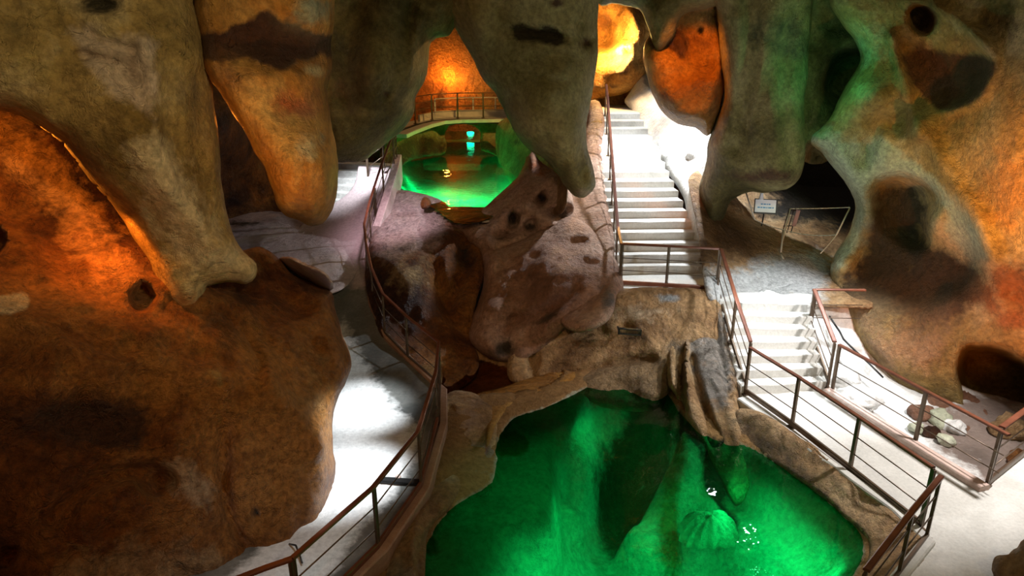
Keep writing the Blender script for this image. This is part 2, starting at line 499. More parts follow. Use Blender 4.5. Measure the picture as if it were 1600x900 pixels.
    ca.data.foreach_set('color', full.astype(np.float32).ravel())
    prop(ob, label, cat, group, kind)
    ROCKS.append(ob)
    return ob


HALL = ((0.35, .35, 3, (1, 1, .5)), (1.2, .12, 4, (1, 1, .5)), (4.0, .03, 3, (1, 1, .8)))
BROWN = (.10, .045, .02); CREAM = (.72, .62, .46); BLK = (.035, .028, .02); RUST = (.42, .13, .04); MOSS = (.16, .20, .08)

# ---- far shell
rock('wall_back', [(-500, -500), (2100, -500), (2100, 560), (1500, 560), (900, 330), (700, 280), (300, 420), (-500, 560)],
     [(-500, -300, 24), (300, 200, 26), (700, 120, 35), (700, 230, 36), (960, 60, 27), (960, 150, 27), (1200, 200, 25), (1300, 400, 22), (2100, 300, 20)],
     3, 'umber', 26, (80, 2), HALL + (), stains_lighting=[('g', [(1120, 150), (1400, 150), (1400, 420), (1120, 420)], 40, BLK, 1)], kind='structure')  # black patch paints in the unlit hollow
# rock face above and beside the stair top
rock('wall_back', [(880, -200), (1060, -200), (1040, 60), (1010, 120), (985, 140), (960, 150), (900, 155), (880, 100)],
     [(900, 0, 26), (1000, 0, 24), (1000, 120, 24), (930, 150, 25)], 2, 'amber', 7, (30, .8), ((0.6, .4, 3, (1, 1, 1)), (2, .12, 4, (1, 1, 1))),
     feats=[('p', 945, 60, 22, 30, 0, 1.3), ('l', [(925, 85), (950, 82), (985, 70)], 7, -.5), ('l', [(990, 20), (1000, 60), (985, 100)], 8, -.5), ('p', 975, 115, 30, 12, 0, -.5)],
     stains_lighting=[('p', 965, 110, 18, 8, 0, BROWN, .8), ('p', 950, 135, 20, 5, 0, BROWN, .6)], kind='structure')
# wall left behind
rock('wall_left_back', [(180, -300), (640, -300), (640, 150), (560, 300), (440, 345), (360, 350), (250, 360), (180, 300)],
     [(200, 0, 17), (600, 0, 25), (360, 200, 18), (380, 335, 20.8), (450, 335, 21.5), (520, 250, 26), (560, 290, 26)], 3, 'umber', 10, (30, .6),
     ((0.5, .3, 3, (1, 1, 1)), (1.5, .12, 4, (1, 1, 1))), feats=[('l', [(350, 250), (400, 300), (440, 330)], 8, .3), ('p', 380, 310, 30, 16, 0, -.4)], kind='structure')

# ---- wall under the bridge, with its arch
rock('bridge_pier', [(600, 205), (640, 200), (700, 190), (830, 188), (860, 260), (830, 300), (800, 262), (770, 240), (752, 236), (752, 205), (742, 197), (700, 197), (694, 208), (696, 240), (660, 246), (622, 262), (600, 300)],
     [(620, 210, 26), (620, 280, 25), (700, 200, 29), (780, 200, 29), (820, 270, 25)], 1.2, 'tan', 7, (8, .25), ((1, .15, 4, (1, 1, .4)),),
     feats=[('l', [(688, 200), (690, 245)], 6, .6), ('l', [(660, 220), (655, 250)], 8, .5)],
     stains_lighting=[('g', [(600, 225), (690, 215), (690, 250), (600, 300)], 12, BROWN, .8), ('p', 725, 240, 50, 8, 0, BLK, .8)], kind='structure')
rock('wall_bank', [(780, 190), (860, 190), (880, 330), (830, 330), (790, 270), (775, 235)], [(800, 200, 25), (840, 300, 20), (800, 260, 24)], 1.5, 'brown', 8, (15, .4),
     ((1, .15, 4, (1, 1, 1)),), stains_lighting=[('p', 806, 222, 10, 7, 0, BLK, .8)], kind='structure')

# ---- dark ground and wall behind the sign
rock('floor_back', [(1080, 270), (1180, 275), (1250, 290), (1340, 300), (1420, 330), (1420, 470), (1290, 480), (1180, 478), (1110, 470), (1095, 400), (1085, 330)],
     [(1100, 290, 17.5), (1200, 290, 20), (1330, 310, 21), (1150, 400, 16), (1250, 400, 16.4), (1160, 465, 15.0), (1290, 470, 14.7), (1400, 440, 15.5)], 1.0, 'brown', 8, (14, .3),
     ((0.8, .16, 4, (1, 1, 1)), (3, .05, 4, (1, 1, 1))),
     feats=[('p', 1182, 393, 14, 14, 0, .22), ('l', [(1130, 330), (1200, 345), (1260, 350)], 8, .25), ('p', 1180, 385, 40, 25, 0, -.25), ('l', [(1170, 440), (1200, 450)], 6, .08)],
     stains_lighting=[('g', [(1100, 430), (1170, 415), (1230, 395), (1290, 400), (1280, 480), (1110, 480)], 20, (.62, .62, .6), .95), ('p', 1220, 330, 60, 14, 5, BLK, .9), ('g', [(1210, 270), (1430, 280), (1430, 350), (1300, 352), (1215, 326)], 16, BLK, 1)], kind='structure')  # black patches paint the darkness of the unlit recess
rock('wall_right_back', [(1180, -250), (1400, -250), (1440, 0), (1400, 300), (1350, 280), (1310, 245), (1285, 255), (1250, 250), (1215, 200), (1190, 100)],
     [(1220, 0, 14.8), (1290, 60, 14.8), (1330, 180, 15.5), (1250, 280, 15.5), (1400, 200, 15)], 1.6, 'olive', 7, (30, .7), ((0.7, .35, 4, (1, 1, 1)), (2.2, .14, 5, (1, 1, 1)), (6, .04, 3, (1, 1, 1))),
     feats=[('g', [(1300, 100), (1340, 85), (1345, 140), (1310, 160), (1290, 140)], 14, 1.4), ('g', [(1270, 235), (1300, 235), (1340, 330), (1300, 330)], 20, 2.0)], kind='structure')

# ---- ridge curtain right of the stairs
rock('hanging_rock_curtain', [(1075, -250), (1270, -250), (1268, 30), (1262, 110), (1256, 180), (1258, 240), (1240, 288), (1200, 302), (1168, 300), (1144, 312), (1132, 338), (1122, 362), (1106, 374), (1096, 350), (1092, 300), (1104, 250), (1110, 215), (1128, 165), (1131, 120), (1124, 60), (1117, 10), (1085, -60)],
     [(1100, -100, 12.5), (1300, -100, 12.5), (1120, 100, 14.0), (1250, 100, 13.6), (1110, 250, 15.6), (1220, 270, 14.4), (1110, 350, 16.6)], 2.0, 'olive', 7, (34, .9),
     ((0.6, .25, 3, (1, 1, .3)), (1.8, .08, 4, (1, 1, .35)), (6, .02, 3, (1, 1, .6))),
     feats=[('l', [(1180, 0), (1165, 120), (1150, 230)], 16, .22), ('l', [(1240, 20), (1225, 150), (1235, 260)], 14, .2), ('p', 1205, 170, 40, 60, 0, -.3), ('p', 1150, 120, 14, 100, 3, -.2)],
     stains_lighting=[('p', 1180, 50, 50, 30, 0, MOSS, .6), ('g', [(1170, 40), (1250, 30), (1260, 90), (1180, 70)], 14, (.12, .09, .05), .6), ('p', 1200, 275, 60, 16, 0, BROWN, .8)],
     label='broad olive-grey rock curtain hanging between the stairs and the dark hollow', cat='rock formation')
# ---- orange-lit hanging rock over the stairs
rock('hanging_rock', [(990, -200), (1120, -200), (1118, 8), (1124, 60), (1131, 120), (1128, 165), (1112, 208), (1104, 214), (1085, 202), (1060, 192), (1035, 172), (1020, 148), (1010, 120), (1004, 90), (1006, 64), (1016, 48), (1020, 20), (1000, -60)],
     [(1000, -60, 14.6), (1110, -60, 14), (1010, 100, 15.4), (1120, 100, 14.6), (1070, 150, 14.8), (1100, 200, 15.4)], 1.5, 'amber', 5, (26, .8),
     ((0.9, .18, 3, (1, 1, .6)), (3, .06, 4, (1, 1, .6))),
     feats=[('g', [(1066, 20), (1112, 12), (1118, 60), (1112, 120), (1080, 100), (1070, 60)], 8, .5), ('l', [(1020, 60), (1050, 80), (1075, 110)], 12, .3), ('p', 1045, 50, 18, 20, 0, .3), ('p', 1094, 47, 4, 5, 0, .25)],
     stains_lighting=[('g', [(1020, 30), (1060, 40), (1068, 90), (1040, 70), (1010, 70)], 8, BROWN, .9), ('p', 1040, 150, 22, 14, 40, BROWN, .6), ('p', 1094, 47, 5, 6, 0, BLK, .9)],
     label='orange-lit rounded rock hanging over the top of the white staircase', cat='rock formation')
# rock band over the top middle
rock('ceiling', [(900, -300), (1180, -300), (1140, 0), (1110, 10), (1066, 24), (1050, 62), (1030, 80), (1012, 40), (1000, 14), (975, 8), (955, 6), (940, 10), (925, -20)],
     [(930, -100, 14), (1120, -100, 13.5), (1000, 5, 14.8), (1060, 20, 14.2)], 1.5, 'olive', 6, (22, .6), ((1, .15, 4, (1, 1, 1)), (4, .04, 3, (1, 1, 1))), kind='structure')

# ---- white rock bank right of the stairs
rock('stair_bank', [(1003, 105), (1030, 150), (1060, 180), (1110, 195), (1135, 240), (1130, 330), (1120, 372), (1100, 385), (1096, 425), (1085, 430), (1084, 400), (1076, 350), (1068, 310), (1050, 280), (1030, 255), (1005, 225), (990, 200), (984, 170), (975, 160), (985, 140)],
     [(1000, 130, 24), (985, 170, 23.6), (1060, 250, 19.5), (1110, 220, 18.0), (1080, 330, 17.6), (1090, 420, 16.2), (1120, 350, 16.8)], 1.2, 'white', 5, (16, .5),
     ((0.9, .18, 3, (1, 1, 1)), (3, .06, 4, (1, 1, 1))), feats=[('p', 1076, 250, 8, 6, 0, .3), ('l', [(1092, 380), (1080, 410)], 6, .25)],
     stains_lighting=[('p', 1098, 400, 8, 22, 0, (.3, .2, .1), .8), ('p', 1130, 340, 20, 40, 0, (.45, .4, .5), .7)], kind='structure')  # violet patch carries the purple light in its colour
# ---- flank left of the stairs, down to the landing
rock('stair_flank', [(922, 158), (936, 160), (944, 190), (940, 240), (946, 290), (955, 340), (962, 400), (963, 455), (950, 500), (900, 520), (860, 480), (860, 380), (880, 320), (905, 250), (915, 200)],
     [(930, 165, 22.5), (935, 240, 20), (920, 300, 18.5), (950, 350, 17), (960, 440, 14.7), (880, 480, 14.6), (870, 360, 17)], 1.5, 'pink', 6, (12, .4),
     ((0.8, .14, 3, (1, 1, .6)), (3, .04, 4, (1, 1, 1))), stains_lighting=[('p', 950, 470, 14, 24, 0, (.12, .1, .09), .8), ('p', 925, 390, 24, 50, 0, (.55, .42, .32), .6)], kind='structure')

# ---- boulders in the middle
rock('boulder', [(748, 375), (770, 385), (800, 380), (850, 355), (885, 338), (920, 350), (960, 400), (975, 450), (960, 480), (900, 500), (850, 545), (800, 565), (765, 560), (735, 535), (738, 500), (752, 455), (755, 415)],
     [(760, 390, 16.6), (880, 350, 16.8), (900, 450, 14.6), (740, 530, 14.9), (820, 540, 14.4), (960, 440, 14.8)], 1.5, 'pink', 6, (26, .7),
     ((0.8, .26, 3, (1, 1, 1)), (2.0, .16, 4, (1, 1, .7)), (6, .03, 3, (1, 1, 1))), feats=[('l', [(790, 385), (788, 415)], 4, .2), ('l', [(800, 500), (850, 490), (900, 450)], 8, .3), ('p', 790, 545, 14, 14, 0, .4), ('p', 850, 420, 40, 40, 0, -.3), ('l', [(830, 400), (815, 470), (790, 520)], 12, .18)],
     stains_lighting=[('p', 950, 460, 20, 26, 0, BLK, .8), ('p', 790, 545, 24, 18, 0, BLK, .8), ('p', 850, 500, 40, 8, -30, BLK, .6), ('g', [(745, 400), (760, 395), (745, 480), (738, 500)], 8, (.5, .34, .3), .6), ('p', 860, 390, 60, 30, -20, (.30, .15, .09), .8), ('p', 780, 470, 50, 50, 0, (.24, .11, .05), .7)],
     label='massive brown boulder between the landing wall and the left pool bank', cat='boulder')
rock('boulder', [(690, 350), (712, 340), (745, 330), (780, 303), (810, 275), (825, 245), (832, 236), (848, 255), (872, 272), (890, 292), (898, 315), (893, 338), (870, 352), (830, 368), (790, 388), (768, 394), (750, 390), (735, 380), (720, 362)],
     [(700, 350, 17.6), (780, 320, 18), (830, 250, 18.5), (890, 320, 17), (780, 380, 16.8)], 1.2, 'pink', 4, (20, .6),
     ((1, .14, 3, (1, 1, 1)), (3, .05, 4, (1, 1, 1))),
     feats=[('g', [(794, 340), (800, 328), (811, 338), (809, 352), (797, 354)], 5, .8), ('g', [(842, 305), (850, 300), (856, 312), (848, 320), (840, 316)], 5, .7), ('g', [(818, 352), (835, 343), (840, 355), (822, 366)], 5, .6), ('g', [(858, 328), (895, 322), (892, 345), (865, 345)], 5, .5), ('l', [(870, 272), (845, 290), (820, 320)], 7, -.18), ('l', [(770, 390), (762, 365), (790, 330)], 7, -.15), ('p', 800, 360, 26, 12, -20, .3)],
     stains_lighting=[('p', 840, 260, 25, 14, 40, RUST, .7), ('p', 802, 341, 10, 12, 0, BLK, .9), ('p', 848, 310, 8, 9, 0, BLK, .9), ('p', 829, 355, 11, 8, 0, BLK, .9), ('p', 878, 337, 18, 9, 0, BLK, .7), ('p', 790, 368, 26, 12, -20, BROWN, .6)],
     label='reddish eroded boulder with round holes beside the far green pool', cat='boulder')

# ---- near ridge running down from the landing into the pool
rock('rock_ridge', [(1040, 560), (1048, 520), (1075, 505), (1100, 470), (1120, 462), (1136, 500), (1150, 560), (1156, 610), (1166, 690), (1180, 760), (1150, 790), (1120, 740), (1090, 690), (1070, 650), (1056, 618), (1044, 600)],
     [(1050, 540, 14.0), (1110, 470, 14.5), (1145, 560, 13.6), (1060, 620, 13.0), (1150, 690, 12.0), (1160, 770, 11.6)], 1.0, 'brown', 5, (14, .4),
     ((1, .1, 3, (1, 1, .3)), (3, .05, 4, (1, 1, .4))),
     feats=[('l', [(1066, 520), (1062, 570), (1066, 640)], 6, .35), ('l', [(1080, 560), (1095, 620), (1120, 690)], 7, .3), ('l', [(1112, 480), (1128, 560), (1140, 620)], 5, .15), ('l', [(1072, 530), (1074, 600)], 4, -.2)],
     stains_lighting=[('g', [(1075, 520), (1120, 480), (1150, 600), (1130, 640), (1090, 600)], 12, (.30, .26, .22), .8), ('p', 1066, 580, 8, 40, 0, BROWN, .8), ('p', 1130, 500, 8, 30, 0, (.10, .09, .07), .7)],
     label='fluted grey-brown rock ridge sloping from the landing into the pool', cat='rock formation')

# ---- wall under the landing
rock('wall_landing', [(965, 452), (1118, 458), (1130, 470), (1120, 560), (1060, 600), (1020, 640), (960, 640), (880, 620), (800, 600), (792, 570), (800, 540), (830, 520), (880, 480), (930, 466)],
     [(970, 455, 14.7), (1115, 460, 14.6), (820, 540, 14.7), (800, 590, 14.2), (960, 590, 14.1), (1060, 590, 13.7), (960, 520, 14.5)], 1.2, 'brown', 6, (14, .35),
     ((0.9, .18, 3, (1, 1, 1)), (2.6, .10, 4, (1, 1, 1))), feats=[('l', [(830, 540), (835, 590)], 6, .2), ('l', [(860, 480), (900, 500), (930, 490)], 8, .15), ('p', 1000, 500, 60, 24, 0, -.15), ('l', [(860, 600), (940, 572), (1020, 560)], 6, .2)],
     stains_lighting=[('g', [(850, 620), (930, 575), (1040, 560), (1040, 640), (900, 650)], 8, (.30, .19, .09), .9), ('p', 1060, 545, 26, 16, 0, (.2, .15, .1), .7), ('p', 1045, 466, 20, 7, 0, (.35, .37, .38), .9), ('p', 990, 490, 70, 18, 0, (.62, .48, .32), .5)], kind='structure')

# ---- terrace, step and slope between the left path and the boulder
rock('terrace', [(612, 300), (640, 300), (690, 315), (720, 345), (750, 380), (760, 420), (745, 470), (740, 520), (745, 580), (690, 625), (650, 600), (600, 560), (585, 500), (572, 440), (574, 390), (590, 350)],
     [(630, 305, 19.6), (700, 325, 19), (590, 350, 18.6), (690, 360, 17.6), (600, 388, 17.0), (700, 385, 16.8), (640, 420, 16.3), (700, 450, 16.2), (650, 500, 15.4), (610, 540, 14.9), (700, 560, 14.9), (690, 610, 14.0)], 1.0, 'umber', 6, (10, .25),
     ((0.8, .18, 3, (1, 1, 1)), (2.4, .13, 4, (1, 1, 1))),
     feats=[('p', 640, 430, 34, 30, 20, -.4), ('l', [(590, 391), (640, 393), (690, 388)], 4, .1), ('l', [(680, 400), (690, 470), (730, 520)], 12, .35), ('p', 720, 400, 18, 26, 0, .5), ('l', [(700, 480), (740, 400)], 8, .25), ('p', 660, 470, 20, 26, -30, -.25), ('l', [(654, 360), (658, 368)], 4, .15)],
     stains_lighting=[('g', [(600, 300), (650, 300), (690, 325), (690, 372), (585, 380), (585, 340)], 14, (.50, .40, .38), .95), ('g', [(585, 375), (690, 372), (690, 388), (640, 400), (590, 410)], 7, (.36, .22, .20), .8), ('p', 725, 400, 20, 24, 0, BLK, .7), ('p', 640, 430, 40, 34, 20, (.46, .32, .15), .6), ('p', 715, 350, 24, 14, 20, (.35, .26, .12), .7)], kind='structure')
rock('small_rock', [(657, 318), (662, 308), (669, 309), (674, 318), (668, 326), (659, 326)], [(665, 315, 18.6), (660, 325, 18.5), (672, 325, 18.5)], .2, 'umber', 2.5, (5, .12), ((3, .03, 3, (1, 1, 1)),), rough_edge=.5, edge_step=3,
     label='small pointed rock on the terrace by the far pool', cat='rock')

# ---- hanging masses, centre
rock('hanging_rock_curtain', [(690, -250), (948, -250), (942, -40), (934, 10), (933, 80), (926, 140), (920, 170), (914, 220), (926, 262), (930, 290), (915, 308), (898, 306), (882, 292), (868, 270), (845, 246), (828, 236), (812, 216), (798, 192), (786, 168), (770, 142), (756, 128), (742, 100), (728, 76), (712, 50), (700, 20), (680, -60)],
     [(700, -100, 11.8), (940, -100, 12.2), (720, 50, 13), (930, 60, 13), (790, 150, 13.2), (900, 200, 13), (905, 290, 13.6)], 1.8, 'olive', 6, (46, 1.1),
     ((0.55, .22, 3, (1, 1, .4)), (1.8, .07, 4, (1, 1, .5)), (6, .02, 3, (1, 1, 1))),
     feats=[('p', 840, 54, 45, 10, 6, .28, 1.5), ('l', [(905, 40), (915, 70), (925, 60)], 6, .2), ('p', 870, 130, 26, 40, 0, -.15), ('l', [(780, 20), (770, 80)], 16, .15), ('p', 912, 272, 7, 12, 0, .3), ('p', 877, 129, 14, 6, 0, .12)],
     stains_lighting=[('g', [(798, 42), (830, 40), (878, 52), (882, 64), (840, 66), (802, 58)], 7, (.06, .045, .02), 1), ('p', 870, 5, 14, 8, 0, BROWN, .9), ('p', 915, 68, 10, 9, 0, BROWN, .8), ('p', 914, 300, 18, 8, 0, (.5, .36, .22), .8), ('p', 760, 90, 30, 40, 0, (.40, .38, .18), .5)],
     label='large olive rock curtain tapering to a tip left of the staircase', cat='rock formation')
rock('hanging_rock_curtain', [(470, -250), (730, -250), (722, -40), (716, 30), (700, 56), (682, 58), (672, 66), (670, 100), (664, 128), (650, 150), (645, 178), (632, 200), (608, 220), (590, 236), (574, 250), (548, 253), (520, 252), (500, 220), (480, 120)],
     [(480, -100, 11.5), (720, -100, 11.8), (500, 60, 12.6), (690, 40, 13.2), (520, 240, 13.2), (640, 170, 13.6), (580, 120, 12.4)], 1.8, 'olive', 6, (40, 1.0),
     ((0.6, .2, 3, (1, 1, .4)), (1.8, .07, 4, (1, 1, .5)), (6, .02, 3, (1, 1, 1))),
     feats=[('l', [(560, 10), (545, 80), (550, 140)], 20, .3), ('p', 604, 147, 5, 5, 0, .15), ('l', [(655, 30), (650, 90), (625, 170)], 14, -.15), ('p', 575, 190, 50, 30, 0, -.12), ('p', 640, 30, 14, 60, 10, .2)],
     stains_lighting=[('g', [(520, 40), (570, 60), (580, 140), (540, 180), (515, 120)], 20, (.15, .13, .07), .7), ('p', 604, 147, 5, 5, 0, BROWN, 1), ('p', 530, 150, 14, 30, 0, RUST, .35), ('p', 690, 20, 14, 24, 0, MOSS, .5)],
     label='olive-grey rock curtain hanging over the left path steps', cat='rock formation')

# ---- near stalactite
rock('stalactite', [(285, -250), (520, -250), (540, -60), (522, 0), (524, 40), (516, 75), (518, 110), (510, 140), (517, 180), (526, 225), (528, 265), (527, 300), (520, 330), (506, 350), (488, 354), (468, 346), (446, 336), (432, 318), (424, 290), (414, 262), (396, 236), (382, 205), (362, 175), (346, 148), (330, 128), (318, 100), (308, 60), (300, 10), (290, -60)],
     [(300, -100, 8.2), (520, -100, 9.2), (320, 60, 8.6), (510, 60, 9.6), (400, 180, 8.9), (515, 180, 9.5), (480, 280, 9.2), (490, 340, 9.5)], 1.2, 'amber', 6, (44, .8),
     ((0.8, .13, 3, (1, 1, .6)), (2.5, .04, 4, (1, 1, .7)), (8, .012, 3, (1, 1, 1))),
     feats=[('p', 430, 70, 90, 20, 4, .1), ('p', 450, 118, 60, 16, 0, -.08), ('p', 460, 170, 50, 18, 0, .08), ('p', 470, 240, 40, 50, 0, -.1), ('p', 480, 14, 30, 26, 0, -.25), ('l', [(498, 205), (506, 225)], 4, .08), ('l', [(505, 240), (508, 320)], 5, -.06)],
     stains_lighting=[('g', [(300, 58), (350, 52), (385, 38), (418, 22), (446, 34), (480, 50), (530, 60), (530, 88), (490, 88), (466, 96), (440, 108), (410, 104), (385, 96), (350, 92), (300, 84)], 9, (.05, .018, .008), 1), ('p', 360, 120, 40, 30, 20, (.24, .13, .05), .7), ('g', [(430, 150), (490, 140), (500, 165), (480, 195), (440, 190)], 24, RUST, .7), ('p', 482, 18, 34, 26, 0, (.32, .34, .24), .9), ('p', 480, 225, 24, 34, 0, (.66, .55, .32), .6), ('p', 488, 112, 22, 12, 0, (.62, .5, .28), .6), ('p', 502, 215, 3, 12, -20, BLK, .9)],
     label='big orange-brown stalactite with a dark band, left of centre', cat='stalactite')
# ---- near left curtain
rock('hanging_rock_curtain', [(-500, -350), (330, -350), (318, -60), (305, 0), (316, 50), (326, 100), (331, 135), (338, 190), (344, 240), (348, 290), (356, 335), (368, 378), (384, 398), (400, 412), (400, 432), (384, 444), (362, 440), (342, 442), (322, 448), (318, 462), (308, 482), (285, 492), (262, 478), (246, 446), (232, 414), (212, 376), (190, 340), (160, 300), (128, 258), (98, 222), (60, 194), (20, 176), (-30, 168), (-200, 180), (-500, 260)],
     [(-400, -200, 6.3), (-300, 150, 6.6), (0, 0, 7.3), (0, 160, 7.6), (300, 0, 8.4), (200, 200, 7.9), (330, 200, 9.0), (200, 350, 8.9), (290, 470, 9.3), (390, 430, 9.4), (250, 300, 8.4)], 1.0, 'tan', 6, (34, .7),
     ((0.6, .2, 3, (1, 1, .6)), (2, .09, 4, (1, 1, .6)), (6, .03, 4, (1, 1, 1))),
     feats=[('l', [(110, 30), (150, 60), (205, 80)], 9, .14), ('l', [(120, 85), (170, 95), (212, 125)], 7, .16), ('l', [(225, 60), (238, 110), (240, 180)], 14, -.14), ('p', 155, 8, 36, 12, 0, .3), ('l', [(240, 190), (240, 250), (290, 330), (340, 380)], 22, -.12), ('l', [(310, 120), (318, 250), (340, 360)], 14, .12), ('p', 130, 90, 8, 7, 0, .12), ('p', 208, 80, 6, 8, 0, .12)],
     stains_lighting=[('p', 155, 8, 40, 13, 0, (.06, .045, .02), 1), ('g', [(110, 45), (190, 50), (240, 60), (250, 130), (240, 185), (200, 170), (150, 130), (120, 80)], 14, (.62, .48, .34), .75), ('p', 170, 88, 50, 7, 14, (.16, .08, .04), .7), ('p', 208, 105, 6, 22, 0, (.16, .08, .04), .7),
             ('p', 300, 160, 30, 60, 0, (.22, .17, .09), .5), ('p', 290, 370, 26, 50, -50, (.5, .4, .24), .5), ('p', 50, 110, 60, 40, 0, (.44, .32, .10), .5), ('g', [(200, 230), (260, 220), (310, 300), (350, 370), (392, 412), (380, 436), (320, 430), (270, 400), (230, 330)], 26, (.66, .54, .32), .75), ('p', 285, 470, 30, 20, 0, (.6, .3, .1), .7), ('p', 20, 45, 30, 20, 0, (.14, .11, .05), .6)],  # orange spot at the lower tip paints in the orange lamp light
     label='wide tan rock curtain filling the top left, its tip over the orange rock', cat='rock formation')
# ---- big orange rock wall, left
rock('wall_left', [(-600, 60), (60, 100), (200, 150), (300, 300), (330, 430), (348, 410), (372, 396), (400, 385), (424, 392), (440, 408), (458, 430), (500, 448), (518, 458), (524, 486), (534, 520), (548, 556), (548, 580), (534, 610), (522, 640), (520, 690), (522, 740), (514, 800), (500, 838), (474, 862), (400, 886), (340, 902), (250, 930), (-600, 1300)],
     [(-500, 300, 6.6), (0, 180, 9.7), (150, 230, 10.3), (300, 380, 10.2), (60, 330, 9.4), (0, 500, 8.0), (100, 650, 7.9), (0, 850, 7.5), (340, 890, 8.5), (260, 760, 8.3), (500, 820, 9.6), (510, 650, 10.2), (540, 570, 10.9), (450, 440, 11.4), (400, 400, 11.0), (400, 600, 9.4), (300, 520, 9.2), (-500, 1100, 6)],
     1.4, 'umber', 7, (26, .6), ((0.5, .28, 3, (1, 1, .8)), (1.5, .17, 4, (1, 1, .8)), (4, .07, 4, (1, 1, 1))),
     feats=[('g', [(205, 460), (222, 442), (246, 462), (232, 482), (208, 484)], 6, .5), ('g', [(-20, 350), (8, 368), (2, 395), (-20, 400)], 5, .6), ('l', [(340, 480), (400, 550), (410, 600)], 8, .16), ('l', [(420, 590), (470, 650), (500, 700)], 16, -.22), ('l', [(80, 810), (160, 750), (240, 738), (262, 752)], 14, .32), ('g', [(215, 755), (240, 742), (262, 752), (250, 772), (225, 772)], 7, .35), ('l', [(350, 660), (352, 780), (380, 850)], 10, .25), ('p', 330, 590, 40, 20, 20, -.2), ('p', 130, 660, 60, 30, 0, .3), ('p', 400, 800, 6, 7, 0, .25), ('p', 350, 448, 40, 12, 0, .25), ('p', 440, 640, 60, 70, 0, -.25), ('g', [(0, 860), (25, 855), (20, 880), (-5, 885)], 6, .4), ('l', [(240, 560), (180, 570), (100, 540)], 14, -.15), ('p', 390, 455, 18, 12, 0, .3), ('p', 60, 290, 50, 40, 40, .25)],
     stains_lighting=[('g', [(60, 640), (150, 620), (230, 640), (220, 690), (130, 700), (60, 670)], 20, (.06, .025, .01), 1), ('p', 130, 180 + 470, 90, 40, 0, (.08, .03, .015), .8), ('g', [(250, 720), (300, 720), (330, 760), (310, 800), (280, 780)], 12, (.5, .36, .22), .6), ('p', 320, 770, 26, 40, 0, (.48, .34, .2), .5), ('p', 340, 590, 24, 10, 60, (.42, .34, .12), .6), ('g', [(-20, 470), (44, 460), (46, 480), (-20, 490)], 5, (.75, .6, .36), 1), ('p', 400, 800, 7, 8, 0, BLK, 1), ('p', 218, 464, 18, 16, 0, (.10, .05, .03), .9), ('g', [(90, 870), (240, 840), (360, 870), (300, 940), (60, 940)], 24, (.48, .32, .16), .6), ('p', 480, 600, 50, 90, 0, (.36, .22, .09), .5), ('g', [(0, 170), (90, 240), (200, 380), (240, 470), (150, 440), (40, 300), (-40, 220)], 24, (.62, .30, .09), .6)],  # last orange patch paints the lamp-lit strip below the curtain edge
     kind='structure')
rock('boulder', [(436, 404), (452, 402), (476, 412), (500, 420), (516, 436), (521, 452), (500, 458), (478, 452), (458, 440), (444, 424)], [(440, 410, 12.2), (515, 450, 12.0), (480, 430, 12.0)], .5, 'violet', 4, (10, .3), ((2, .08, 4, (1, 1, 1)),),
     stains_lighting=[('p', 480, 442, 40, 7, 30, BLK, .9)], label='flat grey stone on the edge above the left path', cat='boulder')

